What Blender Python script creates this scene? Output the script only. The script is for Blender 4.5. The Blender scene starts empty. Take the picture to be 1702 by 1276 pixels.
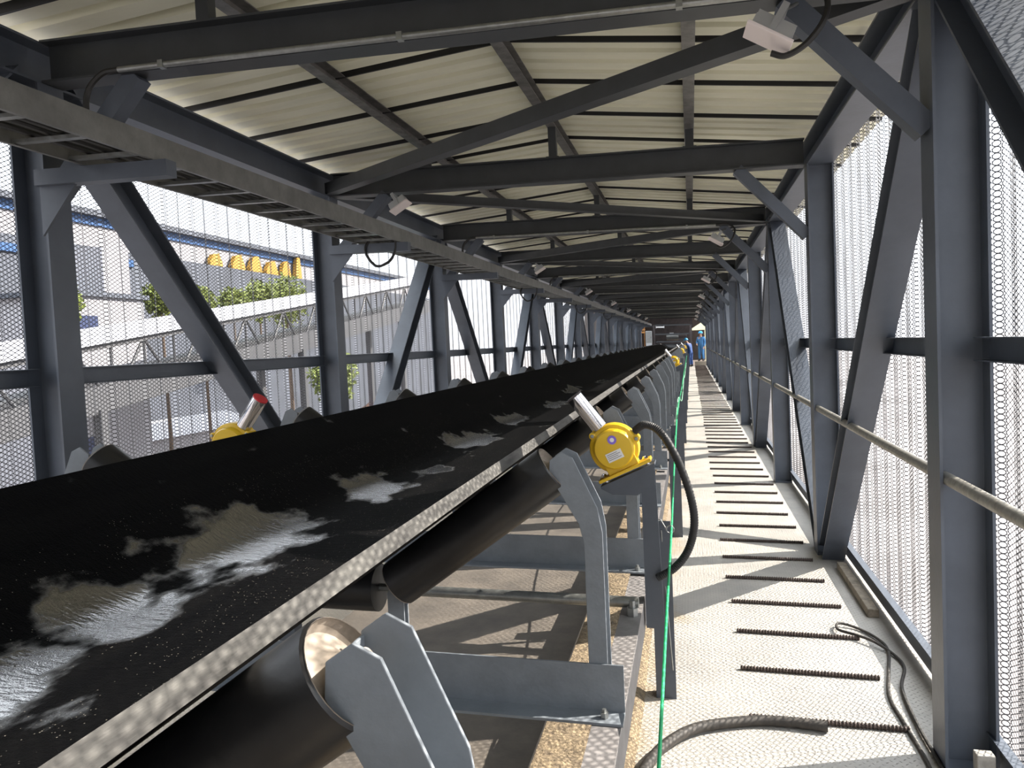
import bpy, math, random
import numpy as np
from mathutils import Vector, Matrix

random.seed(7)
S = bpy.context.scene
COL = S.collection
K = -0.025            # the gallery frame stands slightly out of square: heights drop a little to the right

# ------------------------------------------------------------------ camera
W, H, F = 1702.0, 1276.0, 1290.0
def camera():
    vy = Vector((1148 - 851, -(563 - 638), F)).normalized()
    u = Vector((-0.035, 1, 0)); u = (u - vy * u.dot(vy)).normalized()
    x = u.cross(vy)
    # rows: world axes seen by the camera
    right = Vector((x[0], vy[0], u[0])); up = Vector((x[1], vy[1], u[1])); fwd = Vector((x[2], vy[2], u[2]))
    cd = bpy.data.cameras.new('camera'); cd.sensor_width = 36.0; cd.lens = F / W * 36.0
    cd.clip_start = 0.05; cd.clip_end = 2000
    c = bpy.data.objects.new('camera', cd); COL.objects.link(c)
    m = Matrix((( right.x, up.x, -fwd.x, 0), (right.y, up.y, -fwd.y, 0), (right.z, up.z, -fwd.z, 1.6), (0, 0, 0, 1)))
    c.matrix_world = m
    S.camera = c
camera()

# ------------------------------------------------------------------ light
w = bpy.data.worlds.new('sky'); S.world = w; w.use_nodes = True
nt = w.node_tree; nt.nodes.clear()
out = nt.nodes.new('ShaderNodeOutputWorld'); bg = nt.nodes.new('ShaderNodeBackground')
tc = nt.nodes.new('ShaderNodeTexCoord'); sx = nt.nodes.new('ShaderNodeSeparateXYZ'); cr = nt.nodes.new('ShaderNodeValToRGB')
nt.links.new(tc.outputs['Generated'], sx.inputs[0]); nt.links.new(sx.outputs['Z'], cr.inputs[0])
cr.color_ramp.elements[0].position = 0.0; cr.color_ramp.elements[0].color = (0.30, 0.305, 0.32, 1)
cr.color_ramp.elements[1].position = 0.6; cr.color_ramp.elements[1].color = (0.88, 0.94, 1.0, 1)
e = cr.color_ramp.elements.new(0.30); e.color = (0.40, 0.42, 0.45, 1)
nt.links.new(cr.outputs[0], bg.inputs[0]); bg.inputs[1].default_value = 7.0
nt.links.new(bg.outputs[0], out.inputs[0])

sd = bpy.data.lights.new('sun', 'SUN'); sd.energy = 18.5; sd.angle = math.radians(0.3); sd.color = (1.0, 0.93, 0.83)
so = bpy.data.objects.new('sun', sd); COL.objects.link(so)
so.rotation_euler = Vector((-1.0, -0.38, -0.80)).to_track_quat('-Z', 'Y').to_euler()
so.location = (12, 8, 12)

S.view_settings.view_transform = 'Standard'; S.view_settings.look = 'None'
S.view_settings.exposure = 0.0; S.view_settings.gamma = 1.0; S.view_settings.use_curve_mapping = False
S.cycles.max_bounces = 10; S.cycles.diffuse_bounces = 7; S.cycles.glossy_bounces = 4

# ------------------------------------------------------------------ materials
def mat(name, col, rough=0.5, metal=0.0, noise=0.0, scale=8.0, col2=None, bump=0.0, bscale=60.0, spec=0.5, stretch=None):
    m = bpy.data.materials.new(name); m.use_nodes = True
    t = m.node_tree; b = t.nodes['Principled BSDF']
    b.inputs['Base Color'].default_value = (*col, 1); b.inputs['Roughness'].default_value = rough
    b.inputs['Metallic'].default_value = metal; b.inputs['Specular IOR Level'].default_value = spec
    g = t.nodes.new('ShaderNodeNewGeometry'); src = g.outputs['Position']
    if stretch:
        mp = t.nodes.new('ShaderNodeMapping'); mp.inputs['Scale'].default_value = stretch
        t.links.new(src, mp.inputs[0]); src = mp.outputs[0]
    if noise > 0 or col2:
        n = t.nodes.new('ShaderNodeTexNoise'); n.inputs['Scale'].default_value = scale; n.inputs['Detail'].default_value = 6
        n.inputs['Roughness'].default_value = 0.65
        t.links.new(src, n.inputs['Vector'])
        r = t.nodes.new('ShaderNodeValToRGB'); r.color_ramp.elements[0].position = 0.35; r.color_ramp.elements[1].position = 0.68
        c2 = col2 or tuple(c * (1 - noise) for c in col)
        r.color_ramp.elements[0].color = (*c2, 1); r.color_ramp.elements[1].color = (*col, 1)
        t.links.new(n.outputs[0], r.inputs[0]); t.links.new(r.outputs[0], b.inputs['Base Color'])
    if bump > 0:
        n2 = t.nodes.new('ShaderNodeTexNoise'); n2.inputs['Scale'].default_value = bscale; n2.inputs['Detail'].default_value = 4
        t.links.new(src, n2.inputs['Vector'])
        bp = t.nodes.new('ShaderNodeBump'); bp.inputs['Strength'].default_value = bump; bp.inputs['Distance'].default_value = 0.01
        t.links.new(n2.outputs[0], bp.inputs['Height']); t.links.new(bp.outputs[0], b.inputs['Normal'])
    return m

M = {}
M['steel'] = mat('dark blue grey paint', (0.090, 0.104, 0.130), 0.42, noise=0.25, scale=3.0, bump=0.05, bscale=40)
M['steel2'] = mat('grey steel paint darkened for roof shade', (0.046, 0.050, 0.055), 0.5, noise=0.3, scale=5.0)  # same paint as the other steel, darkened to carry the shade under the roof
M['idler'] = mat('grey blue idler paint', (0.20, 0.222, 0.248), 0.42, noise=0.2, scale=12.0, bump=0.08, bscale=90)
M['stringer'] = mat('dusty stringer paint', (0.24, 0.225, 0.22), 0.6, noise=0.3, scale=14.0, bump=0.1)
M['rail'] = mat('weathered handrail pipe', (0.34, 0.32, 0.28), 0.45, 0.2, noise=0.45, scale=30)
M['galv'] = mat('galvanised steel', (0.36, 0.37, 0.36), 0.38, 0.75, noise=0.3, scale=22.0)
M['tray'] = mat('grey galvanised tray', (0.22, 0.22, 0.21), 0.45, 0.45, noise=0.35, scale=7.0)
M['perf'] = mat('perforated sheet metal', (0.10, 0.098, 0.10), 0.5, 0.2)
M['purlin'] = mat('worn purlin', (0.22, 0.21, 0.20), 0.45, 0.4, noise=0.55, scale=10.0)
M['roller'] = mat('black roller', (0.006, 0.006, 0.007), 0.36, noise=0.0, col2=(0.016, 0.0155, 0.016), scale=7.0, bump=0.12, bscale=25)
M['rollend'] = mat('pressed steel roller end', (0.42, 0.36, 0.30), 0.45, 0.25, noise=0.45, scale=25.0)
M['rubber'] = mat('black rubber', (0.012, 0.012, 0.013), 0.55)
M['cable'] = mat('black cable sheath', (0.02, 0.019, 0.018), 0.5, noise=0.3, scale=60)
M['dustcable'] = mat('dusty black cable', (0.055, 0.047, 0.040), 0.7, noise=0.6, scale=40)
M['beltedge'] = mat('dusty belt edge', (0.10, 0.096, 0.088), 0.75, noise=0.0, col2=(0.03, 0.028, 0.026), scale=6.0, bump=0.15, stretch=(8, 1, 8))
M['retbelt'] = mat('brown dusty return belt', (0.15, 0.128, 0.105), 0.75, noise=0.0, col2=(0.09, 0.078, 0.066), scale=5.0, bump=0.15)
M['sand'] = mat('yellow sand and dirt', (0.34, 0.26, 0.16), 0.95, noise=0.0, col2=(0.12, 0.09, 0.06), scale=28.0, bump=0.9, bscale=80)
M['hopper'] = mat('ochre paint', (0.30, 0.16, 0.015), 0.6)
M['yellow'] = mat('yellow enamel', (0.72, 0.46, 0.02), 0.35)
M['chrome'] = mat('polished steel', (0.72, 0.70, 0.70), 0.15, 1.0)
M['red'] = mat('red cap', (0.55, 0.03, 0.04), 0.45)
M['white'] = mat('white label', (0.8, 0.8, 0.8), 0.5)
M['purple'] = mat('purple sticker', (0.22, 0.14, 0.62), 0.4)
M['print'] = mat('grey print', (0.15, 0.15, 0.2), 0.5)
M['rust'] = mat('rusty reinforcing bar', (0.085, 0.06, 0.05), 0.65, noise=0.5, scale=60)
M['green'] = mat('green rope', (0.02, 0.42, 0.16), 0.5)
M['palegreen'] = mat('faded green rope', (0.22, 0.45, 0.30), 0.6)
M['lens'] = mat('frosted lamp cover', (0.78, 0.70, 0.68), 0.35)
M['alu'] = mat('cast aluminium', (0.52, 0.53, 0.54), 0.4, 0.6)
M['wood'] = mat('dirty timber', (0.30, 0.25, 0.19), 0.8, noise=0.5, scale=20, bump=0.3)
M['tag'] = mat('pale stone', (0.40, 0.37, 0.33), 0.8, noise=0.3, scale=30, bump=0.2)
M['roof'] = mat('cream roof sheet', (0.76, 0.74, 0.575), 0.5, noise=0.12, scale=2.5, stretch=(0.5, 3, 1))
M['skin'] = mat('skin', (0.45, 0.27, 0.19), 0.5)
M['overall'] = mat('blue work overalls', (0.035, 0.09, 0.28), 0.8, noise=0.3, scale=30)
M['overall2'] = mat('light blue work jacket', (0.06, 0.20, 0.42), 0.8, noise=0.3, scale=30)
M['helmet'] = mat('blue helmet', (0.05, 0.38, 0.75), 0.3)
M['boot'] = mat('dark boots', (0.02, 0.018, 0.018), 0.6)
M['dark'] = mat('dark machine paint', (0.07, 0.055, 0.055), 0.55, noise=0.5, scale=3)
M['housewall'] = mat('brown transfer house wall', (0.13, 0.10, 0.085), 0.8, noise=0.4, scale=1.5)
M['cream'] = mat('cream lit opening sheet', (0.75, 0.70, 0.45), 0.6)
M['orange'] = mat('orange lit window board', (0.55, 0.26, 0.08), 0.6)
M['concrete'] = mat('pale yard concrete', (0.30, 0.275, 0.27), 0.9, noise=0.0, col2=(0.12, 0.105, 0.10), scale=0.09)
M['wbuild'] = mat('white wall', (0.24, 0.235, 0.25), 0.8, noise=0.1, scale=0.5)
M['gbuild'] = mat('grey hall cladding', (0.055, 0.062, 0.08), 0.7, noise=0.35, scale=0.3)
M['blue'] = mat('blue cladding', (0.012, 0.05, 0.14), 0.5)
M['navy'] = mat('navy container', (0.012, 0.02, 0.06), 0.5)
M['brown'] = mat('reddish soil heap', (0.11, 0.05, 0.03), 0.95, noise=0.4, scale=1.0)
M['leaf'] = mat('yellow green leaves', (0.13, 0.16, 0.02), 0.7, noise=0.5, scale=1.2)
M['bark'] = mat('bark', (0.10, 0.07, 0.05), 0.9)
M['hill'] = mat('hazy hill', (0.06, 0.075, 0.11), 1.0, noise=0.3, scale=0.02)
M['teal'] = mat('green machine', (0.02, 0.30, 0.20), 0.5)
M['truss'] = mat('weathered grey lattice', (0.05, 0.05, 0.054), 0.6)
M['fabblack'] = mat('black bag', (0.015, 0.014, 0.014), 0.7)

def floor_mat():
    m = mat('dusty checker plate', (0.47, 0.44, 0.395), 0.55, noise=0.0, col2=(0.34, 0.32, 0.295), scale=2.2)
    t = m.node_tree; b = t.nodes['Principled BSDF']
    g = t.nodes.new('ShaderNodeNewGeometry'); sp = t.nodes.new('ShaderNodeSeparateXYZ'); t.links.new(g.outputs['Position'], sp.inputs[0])
    def math_(op, a, bb=None, c=None):
        n = t.nodes.new('ShaderNodeMath'); n.operation = op
        for i, v in enumerate((a, bb, c)):
            if v is None: continue
            if isinstance(v, (int, float)): n.inputs[i].default_value = v
            else: t.links.new(v, n.inputs[i])
        return n.outputs[0]
    p = 0.034
    u = math_('DIVIDE', math_('ADD', sp.outputs['X'], sp.outputs['Y']), p)
    v = math_('DIVIDE', math_('SUBTRACT', sp.outputs['X'], sp.outputs['Y']), p)
    fu = math_('ABSOLUTE', math_('SUBTRACT', math_('FRACT', u), 0.5)); fv = math_('ABSOLUTE', math_('SUBTRACT', math_('FRACT', v), 0.5))
    par = math_('MODULO', math_('ADD', math_('FLOOR', u), math_('FLOOR', v)), 2.0); par = math_('ABSOLUTE', par)
    a1 = math_('ADD', math_('MULTIPLY', fu, 2.4), math_('MULTIPLY', fv, 7.0))
    a2 = math_('ADD', math_('MULTIPLY', fu, 7.0), math_('MULTIPLY', fv, 2.4))
    mixn = t.nodes.new('ShaderNodeMix'); t.links.new(par, mixn.inputs['Factor']); t.links.new(a1, mixn.inputs['A']); t.links.new(a2, mixn.inputs['B'])
    h = math_('SUBTRACT', 1.0, math_('MINIMUM', mixn.outputs['Result'], 1.0))
    bp = t.nodes.new('ShaderNodeBump'); bp.inputs['Strength'].default_value = 0.9; bp.inputs['Distance'].default_value = 0.004
    t.links.new(h, bp.inputs['Height']); t.links.new(bp.outputs[0], b.inputs['Normal'])
    # yellow dirt trodden along the conveyor side
    dn = t.nodes.new('ShaderNodeTexNoise'); dn.inputs['Scale'].default_value = 3.5; dn.inputs['Detail'].default_value = 7; t.links.new(g.outputs['Position'], dn.inputs['Vector'])
    edge = math_('MULTIPLY', math_('SUBTRACT', -0.12, sp.outputs['X']), 4.0)
    f = math_('ADD', edge, math_('MULTIPLY', math_('SUBTRACT', dn.outputs[0], 0.5), 2.6))
    f = math_('MINIMUM', math_('MAXIMUM', math_('MULTIPLY', f, 1.6), 0.0), 0.9)
    old = b.inputs['Base Color'].links[0].from_socket
    mx = t.nodes.new('ShaderNodeMix'); mx.data_type = 'RGBA'; t.links.new(f, mx.inputs['Factor']); t.links.new(old, mx.inputs['A']); mx.inputs['B'].default_value = (0.37, 0.30, 0.215, 1)
    t.links.new(mx.outputs['Result'], b.inputs['Base Color'])
    return m
M['floor'] = floor_mat()

def belt_mat():
    m = bpy.data.materials.new('wet black conveyor belt'); m.use_nodes = True
    t = m.node_tree; b = t.nodes['Principled BSDF']
    g = t.nodes.new('ShaderNodeNewGeometry'); sp = t.nodes.new('ShaderNodeSeparateXYZ'); t.links.new(g.outputs['Position'], sp.inputs[0])
    def N(op, a, bb=None):
        n = t.nodes.new('ShaderNodeMath'); n.operation = op
        for i, v in enumerate((a, bb)):
            if v is None: continue
            if isinstance(v, (int, float)): n.inputs[i].default_value = v
            else: t.links.new(v, n.inputs[i])
        return n.outputs[0]
    nz = t.nodes.new('ShaderNodeTexNoise'); nz.inputs['Scale'].default_value = 7.0; nz.inputs['Detail'].default_value = 6
    mp = t.nodes.new('ShaderNodeMapping'); mp.inputs['Scale'].default_value = (1.6, 0.8, 1); t.links.new(g.outputs['Position'], mp.inputs[0]); t.links.new(mp.outputs[0], nz.inputs['Vector'])
    wet = None
    # puddles: (x, y, half width, half length)
    for px, py, hx, hy in [(-1.21, 1.08, .16, .17), (-1.26, 1.46, .15, .15), (-1.28, 2.0, .15, .34), (-1.24, 2.88, .14, .25),
                           (-1.17, 3.35, .07, .14), (-1.26, 4.3, .11, .38), (-1.28, 5.45, .09, .3), (-1.2, 6.9, .09, .35), (-1.3, 8.6, .07, .4), (-1.2, 10.6, .06, .5)]:
        dx = N('DIVIDE', N('SUBTRACT', sp.outputs['X'], px), hx); dy = N('DIVIDE', N('SUBTRACT', sp.outputs['Y'], py), hy)
        d = N('SUBTRACT', 1.0, N('SQRT', N('ADD', N('MULTIPLY', dx, dx), N('MULTIPLY', dy, dy))))
        wet = d if wet is None else N('MAXIMUM', wet, d)
    wet = N('MAXIMUM', wet, -0.6)
    s = N('ADD', wet, N('MULTIPLY', N('SUBTRACT', nz.outputs[0], 0.5), 2.6))
    mr = t.nodes.new('ShaderNodeMapRange'); mr.interpolation_type = 'SMOOTHSTEP'
    mr.inputs['From Min'].default_value = -0.12; mr.inputs['From Max'].default_value = 0.32
    t.links.new(s, mr.inputs['Value']); wetf = mr.outputs[0]
    # damp fine slurry everywhere
    n2 = t.nodes.new('ShaderNodeTexNoise'); n2.inputs['Scale'].default_value = 260; n2.inputs['Detail'].default_value = 3
    t.links.new(g.outputs['Position'], n2.inputs['Vector'])
    n3 = t.nodes.new('ShaderNodeTexNoise'); n3.inputs['Scale'].default_value = 2.2; n3.inputs['Detail'].default_value = 5
    mp3 = t.nodes.new('ShaderNodeMapping'); mp3.inputs['Scale'].default_value = (6, 0.5, 6); t.links.new(g.outputs['Position'], mp3.inputs[0]); t.links.new(mp3.outputs[0], n3.inputs['Vector'])
    r = t.nodes.new('ShaderNodeValToRGB'); r.color_ramp.elements[0].position = 0.35; r.color_ramp.elements[1].position = 0.75
    r.color_ramp.elements[0].color = (0.002, 0.002, 0.0023, 1); r.color_ramp.elements[1].color = (0.005, 0.0048, 0.0048, 1)
    t.links.new(n3.outputs[0], r.inputs[0])
    # pale grit scattered over the middle of the belt
    vo = t.nodes.new('ShaderNodeTexVoronoi'); vo.inputs['Scale'].default_value = 190; t.links.new(g.outputs['Position'], vo.inputs['Vector'])
    sc_ = t.nodes.new('ShaderNodeSeparateColor'); t.links.new(vo.outputs['Color'], sc_.inputs[0])
    grain = N('MULTIPLY', N('LESS_THAN', vo.outputs['Distance'], 0.26), N('GREATER_THAN', N('ADD', sc_.outputs[0], N('MULTIPLY', N('SUBTRACT', nz.outputs[0], 0.5), 0.5)), 0.93))
    band = N('MULTIPLY', N('GREATER_THAN', sp.outputs['X'], -1.50), N('LESS_THAN', sp.outputs['X'], -0.75))
    mg = t.nodes.new('ShaderNodeMix'); mg.data_type = 'RGBA'; t.links.new(N('MULTIPLY', grain, band), mg.inputs['Factor']); t.links.new(r.outputs[0], mg.inputs['A']); mg.inputs['B'].default_value = (0.16, 0.15, 0.13, 1)
    t.links.new(mg.outputs['Result'], b.inputs['Base Color'])
    ro = N('SUBTRACT', 0.62, N('MULTIPLY', wetf, 0.50)); t.links.new(ro, b.inputs['Roughness'])
    sl = N('ADD', 0.03, N('MULTIPLY', wetf, 0.97)); t.links.new(sl, b.inputs['Specular IOR Level'])
    t.links.new(N('ADD', 1.45, N('MULTIPLY', wetf, 1.4)), b.inputs['IOR'])
    n4 = t.nodes.new('ShaderNodeTexNoise'); n4.inputs['Scale'].default_value = 55; n4.inputs['Detail'].default_value = 3
    mp4 = t.nodes.new('ShaderNodeMapping'); mp4.inputs['Scale'].default_value = (0.35, 1.3, 1); t.links.new(g.outputs['Position'], mp4.inputs[0]); t.links.new(mp4.outputs[0], n4.inputs['Vector'])
    hsum = N('ADD', N('MULTIPLY', n2.outputs[0], N('SUBTRACT', 1.0, N('MULTIPLY', wetf, 0.75))), N('MULTIPLY', n4.outputs[0], 0.9))
    bp = t.nodes.new('ShaderNodeBump'); bp.inputs['Strength'].default_value = 0.55; bp.inputs['Distance'].default_value = 0.004
    t.links.new(hsum, bp.inputs['Height']); t.links.new(bp.outputs[0], b.inputs['Normal'])
    return m
M['belt'] = belt_mat()

# ------------------------------------------------------------------ mesh helpers
ORG = {}
class MB:
    def __init__(s, sheared=True): s.v = []; s.f = []; s.m = []; s.sh = sheared
    def add(s, vs, fs, mi=0):
        o = len(s.v); s.v += [tuple(a) for a in vs]
        for f in fs: s.f.append([i + o for i in f]); s.m.append(mi)
        return s
    def box(s, x0, x1, y0, y1, z0, z1, mi=0):
        if x0 > x1: x0, x1 = x1, x0
        vs = [(x, y, z) for x in (x0, x1) for y in (y0, y1) for z in (z0, z1)]
        return s.add(vs, [(0, 1, 3, 2), (4, 6, 7, 5), (0, 4, 5, 1), (2, 3, 7, 6), (0, 2, 6, 4), (1, 5, 7, 3)], mi)
    def prism(s, prof, p0, p1, u, v, mi=0):
        p0, p1, u, v = Vector(p0), Vector(p1), Vector(u), Vector(v)
        n = len(prof); vs = [p0 + u * a + v * b for a, b in prof] + [p1 + u * a + v * b for a, b in prof]
        fs = [(i, (i + 1) % n, n + (i + 1) % n, n + i) for i in range(n)] + [tuple(range(n))[::-1], tuple(range(n, 2 * n))]
        return s.add(vs, fs, mi)
    def slab(s, poly_xz, y0, y1, mi=0):
        return s.prism(poly_xz, (0, y0, 0), (0, y1, 0), (1, 0, 0), (0, 0, 1), mi)
    def lathe(s, p, ax, prof, seg=24, mi=0, mis=None):
        p = Vector(p); ax = Vector(ax).normalized(); a = ax.orthogonal().normalized(); b = ax.cross(a)
        vs = []; n = len(prof)
        for r, h in prof:
            for k in range(seg):
                t = 2 * math.pi * k / seg
                vs.append(p + ax * h + (a * math.cos(t) + b * math.sin(t)) * r)
        for i in range(n - 1):
            fs = [(i * seg + k, i * seg + (k + 1) % seg, (i + 1) * seg + (k + 1) % seg, (i + 1) * seg + k) for k in range(seg)]
            if i == 0: s.add(vs, fs, mi if not mis else mis[0])
            else:
                o = len(s.v) - len(vs)
                for f in fs: s.f.append([q + o for q in f]); s.m.append(mi if not mis else mis[i])
        o = len(s.v) - len(vs)
        if prof[0][0] > 1e-5: s.f.append([o + k for k in range(seg)][::-1]); s.m.append(mi)
        if prof[-1][0] > 1e-5: s.f.append([o + (n - 1) * seg + k for k in range(seg)]); s.m.append(mi)
        return s
    def cyl(s, p0, p1, r, seg=16, mi=0):
        p0, p1 = Vector(p0), Vector(p1); return s.lathe(p0, p1 - p0, [(r, 0), (r, (p1 - p0).length)], seg, mi)
    def tube(s, pts, r, seg=10, mi=0):
        pts = [Vector(p) for p in pts]; n = len(pts); vs = []
        tan = [(pts[min(i + 1, n - 1)] - pts[max(i - 1, 0)]).normalized() for i in range(n)]
        a = tan[0].orthogonal().normalized()
        for i in range(n):
            a = (a - tan[i] * a.dot(tan[i])).normalized(); b = tan[i].cross(a)
            rr = r[i] if isinstance(r, list) else r
            for k in range(seg):
                t = 2 * math.pi * k / seg; vs.append(pts[i] + (a * math.cos(t) + b * math.sin(t)) * rr)
        fs = [(i * seg + k, i * seg + (k + 1) % seg, (i + 1) * seg + (k + 1) % seg, (i + 1) * seg + k) for i in range(n - 1) for k in range(seg)]
        fs += [tuple(range(seg))[::-1], tuple((n - 1) * seg + k for k in range(seg))]
        return s.add(vs, fs, mi)
    def build(s, name, mats, parent=None, origin=None, smooth=False, bevel=0.0):
        v = np.array(s.v, float)
        if s.sh: v[:, 2] += K * v[:, 0]
        if parent is not None: origin = ORG[parent.name]
        if origin is None:
            lo, hi = v.min(0), v.max(0); origin = np.array([(lo[0] + hi[0]) / 2, (lo[1] + hi[1]) / 2, lo[2]])
        origin = np.array(origin, float)
        me = bpy.data.meshes.new(name); me.from_pydata([tuple(a) for a in v - origin], [], s.f)
        if not isinstance(mats, (list, tuple)): mats = [mats]
        for m in mats: me.materials.append(M[m])
        me.polygons.foreach_set('material_index', s.m)
        import bmesh
        bm = bmesh.new(); bm.from_mesh(me); bmesh.ops.recalc_face_normals(bm, faces=bm.faces)
        bm.to_mesh(me); bm.free()
        if smooth:
            me.polygons.foreach_set('use_smooth', [True] * len(me.polygons)); me.set_sharp_from_angle(angle=math.radians(40))
        o = bpy.data.objects.new(name, me); COL.objects.link(o)
        if parent is not None: o.parent = parent
        else: o.location = origin
        if bevel > 0:
            b = o.modifiers.new('bevel', 'BEVEL'); b.width = bevel; b.segments = 2; b.limit_method = 'ANGLE'; b.angle_limit = math.radians(50)
        ORG[o.name] = origin
        return o

def empty(name, loc):
    loc = np.array(loc, float); loc[2] += K * loc[0]
    o = bpy.data.objects.new(name, None); o.location = loc; o.empty_display_size = 0.1; COL.objects.link(o); ORG[o.name] = loc
    return o
def tag(o, label=None, cat=None, group=None, kind=None):
    if label: o['label'] = label
    if cat: o['category'] = cat
    if group: o['group'] = group
    if kind: o['kind'] = kind
    return o
def dup(o, d, label=None, parent=None):
    c = o.copy(); COL.objects.link(c)
    if parent is None:
        c.location = o.location + Vector(d)
    else: c.parent = parent
    if label: c['label'] = label
    for ch in list(o.children): dup(ch, d, None, c)
    return c
ORDW = ['first', 'second', 'third', 'fourth', 'fifth', 'sixth', 'seventh', 'eighth', 'ninth', 'tenth', 'eleventh', 'twelfth', 'thirteenth',
        'fourteenth', 'fifteenth', 'sixteenth', 'seventeenth', 'eighteenth', 'nineteenth']
TENS = {20: 'twent', 30: 'thirt', 40: 'fort', 50: 'fift', 60: 'sixt', 70: 'sevent', 80: 'eight', 90: 'ninet'}
def ordw(i):  # 1-based
    if i < 20: return ORDW[i - 1]
    t, u = i // 10 * 10, i % 10
    return TENS[t] + 'ieth' if u == 0 else TENS[t] + 'y-' + ORDW[u - 1]

def hprof(d, b, tf=0.010, tw=0.008):   # H section: depth d along u, width b along v
    h = d / 2; w2 = b / 2; t = tw / 2
    return [(-h, -w2), (-h + tf, -w2), (-h + tf, -t), (h - tf, -t), (h - tf, -w2), (h, -w2), (h, w2), (h - tf, w2), (h - tf, t), (-h + tf, t), (-h + tf, w2), (-h, w2)]
def bez(pts, n=12):   # Catmull-Rom through points
    P = [Vector(p) for p in pts]; P = [P[0] * 2 - P[1]] + P + [P[-1] * 2 - P[-2]]; outp = []
    for i in range(1, len(P) - 2):
        for k in range(n):
            t = k / n; a, b, c, d = P[i - 1], P[i], P[i + 1], P[i + 2]
            outp.append(0.5 * ((2 * b) + (c - a) * t + (2 * a - 5 * b + 4 * c - d) * t * t + (3 * b - a - 3 * c + d) * t ** 3))
    outp.append(P[-2]); return outp

Y0, BAY, NF = 3.10, 2.93, 16            # frames at Y0 + BAY*n
fy = lambda n: Y0 + BAY * n
YB, YE = fy(-3), fy(15)                 # gallery runs from behind the camera to the transfer house
XR, XL = 0.94, -2.94                    # centre lines of the two rows of columns
ZB, ZT = 2.83, 3.02                     # underside and top of the tie beams
def side(s): return 'walkway side' if s > 0 else 'cable tray side'

# ------------------------------------------------------------------ floor and ground
b = MB(); n = 60
for i in range(n): 
    ya = YB + (48.6 - YB) * i / n; yb = YB + (48.6 - YB) * (i + 1) / n
    b.box(-3.05, 1.05, ya, yb, -0.02, 0.0)
fl = b.build('floor', 'floor'); tag(fl, kind='structure')
b = MB(False)
b.add([(-900, -500, -7), (900, -500, -7), (900, 900, -7), (-900, 900, -7), (-900, -500, -7.5), (900, -500, -7.5), (900, 900, -7.5), (-900, 900, -7.5)],
      [(0, 1, 2, 3), (7, 6, 5, 4), (0, 4, 5, 1), (1, 5, 6, 2), (2, 6, 7, 3), (3, 7, 4, 0)])
g = b.build('ground', 'concrete'); tag(g, kind='structure')

# ------------------------------------------------------------------ perforated walls, one sheet a bay, real holes in a ribbed profile
def rib(y):   # ribbed sheet: pans alternate inner and outer
    per = BAY / 11; t = (y / per) % 1.0
    wv = 0.09
    if t < 0.5 - wv: return 0.0
    if t < 0.5: return (t - 0.5 + wv) / wv
    if t < 1 - wv: return 1.0
    return 1 - (t - 1 + wv) / wv
def perf_mesh():
    nc, p = 144, 0.0220; dy = BAY / nc; z0, z1 = 0.02, 2.95
    nr = int((z1 - z0) / p); r = 0.0085; ry = r * 0.95
    ns = 12
    ang = np.arange(ns) * 2 * math.pi / ns
    ca, sa = np.cos(ang), np.sin(ang)
    # outer boundary of each cell: hexagon with corners and edge midpoints, flat sides left and right shared with neighbours
    hy = dy / 2; 
    # rectangle-like cell (dy wide, p tall), 12 boundary points matched between neighbours in a column
    bx = np.array([1, 1, 0.5, 0, -0.5, -1, -1, -1, -0.5, 0, 0.5, 1]) * hy
    bz = np.array([0, 0.5, 1, 1, 1, 0.5, 0, -0.5, -1, -1, -1, -0.5]) * (p / 2)
    # hexagonal packing: odd columns shift by half a pitch, side edges bend to meet
    V = []; Fc = []
    base = 0; idx = np.arange(ns); nx = (idx + 1) % ns
    vs_l = []; fs_l = []
    for c in range(nc):
        yc = (c + 0.5) * dy; off = 0.5 * p if c % 2 else 0.0
        for q in range(nr):
            zc = z0 + (q + 0.5) * p + off
            iy = yc + ry * ca; iz = zc + r * sa
            oy = yc + bx; oz = zc + bz
            vs_l.append(np.stack([np.concatenate([iy, oy]), np.concatenate([iz, oz])], 1))
            f = np.stack([base + idx, base + ns + idx, base + ns + nx, base + nx], 1)
            fs_l.append(f); base += 2 * ns
    yz = np.concatenate(vs_l); fs = np.concatenate(fs_l)
    x = 0.028 * np.array([rib(y) for y in yz[:, 0]])
    v = np.stack([x, yz[:, 0], yz[:, 1] + 0.0], 1)
    me = bpy.data.meshes.new('perforated_sheet')
    me.vertices.add(len(v)); me.vertices.foreach_set('co', v.ravel())
    me.loops.add(fs.size); me.loops.foreach_set('vertex_index', fs.ravel().astype(np.int32))
    me.polygons.add(len(fs)); me.polygons.foreach_set('loop_start', np.arange(0, fs.size, 4, dtype=np.int32))
    me.update(calc_edges=True); me.materials.append(M['perf'])
    return me
PM = perf_mesh()
for sgn, nm in ((1, 'wall_right'), (-1, 'wall_left')):
    for n in range(-3, 15):
        o = bpy.data.objects.new(nm, PM); COL.objects.link(o)
        x = 1.06 if sgn > 0 else -3.06
        o.location = (x, fy(n), K * x); o.scale = (sgn, 1, 1)
        tag(o, kind='structure')

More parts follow.
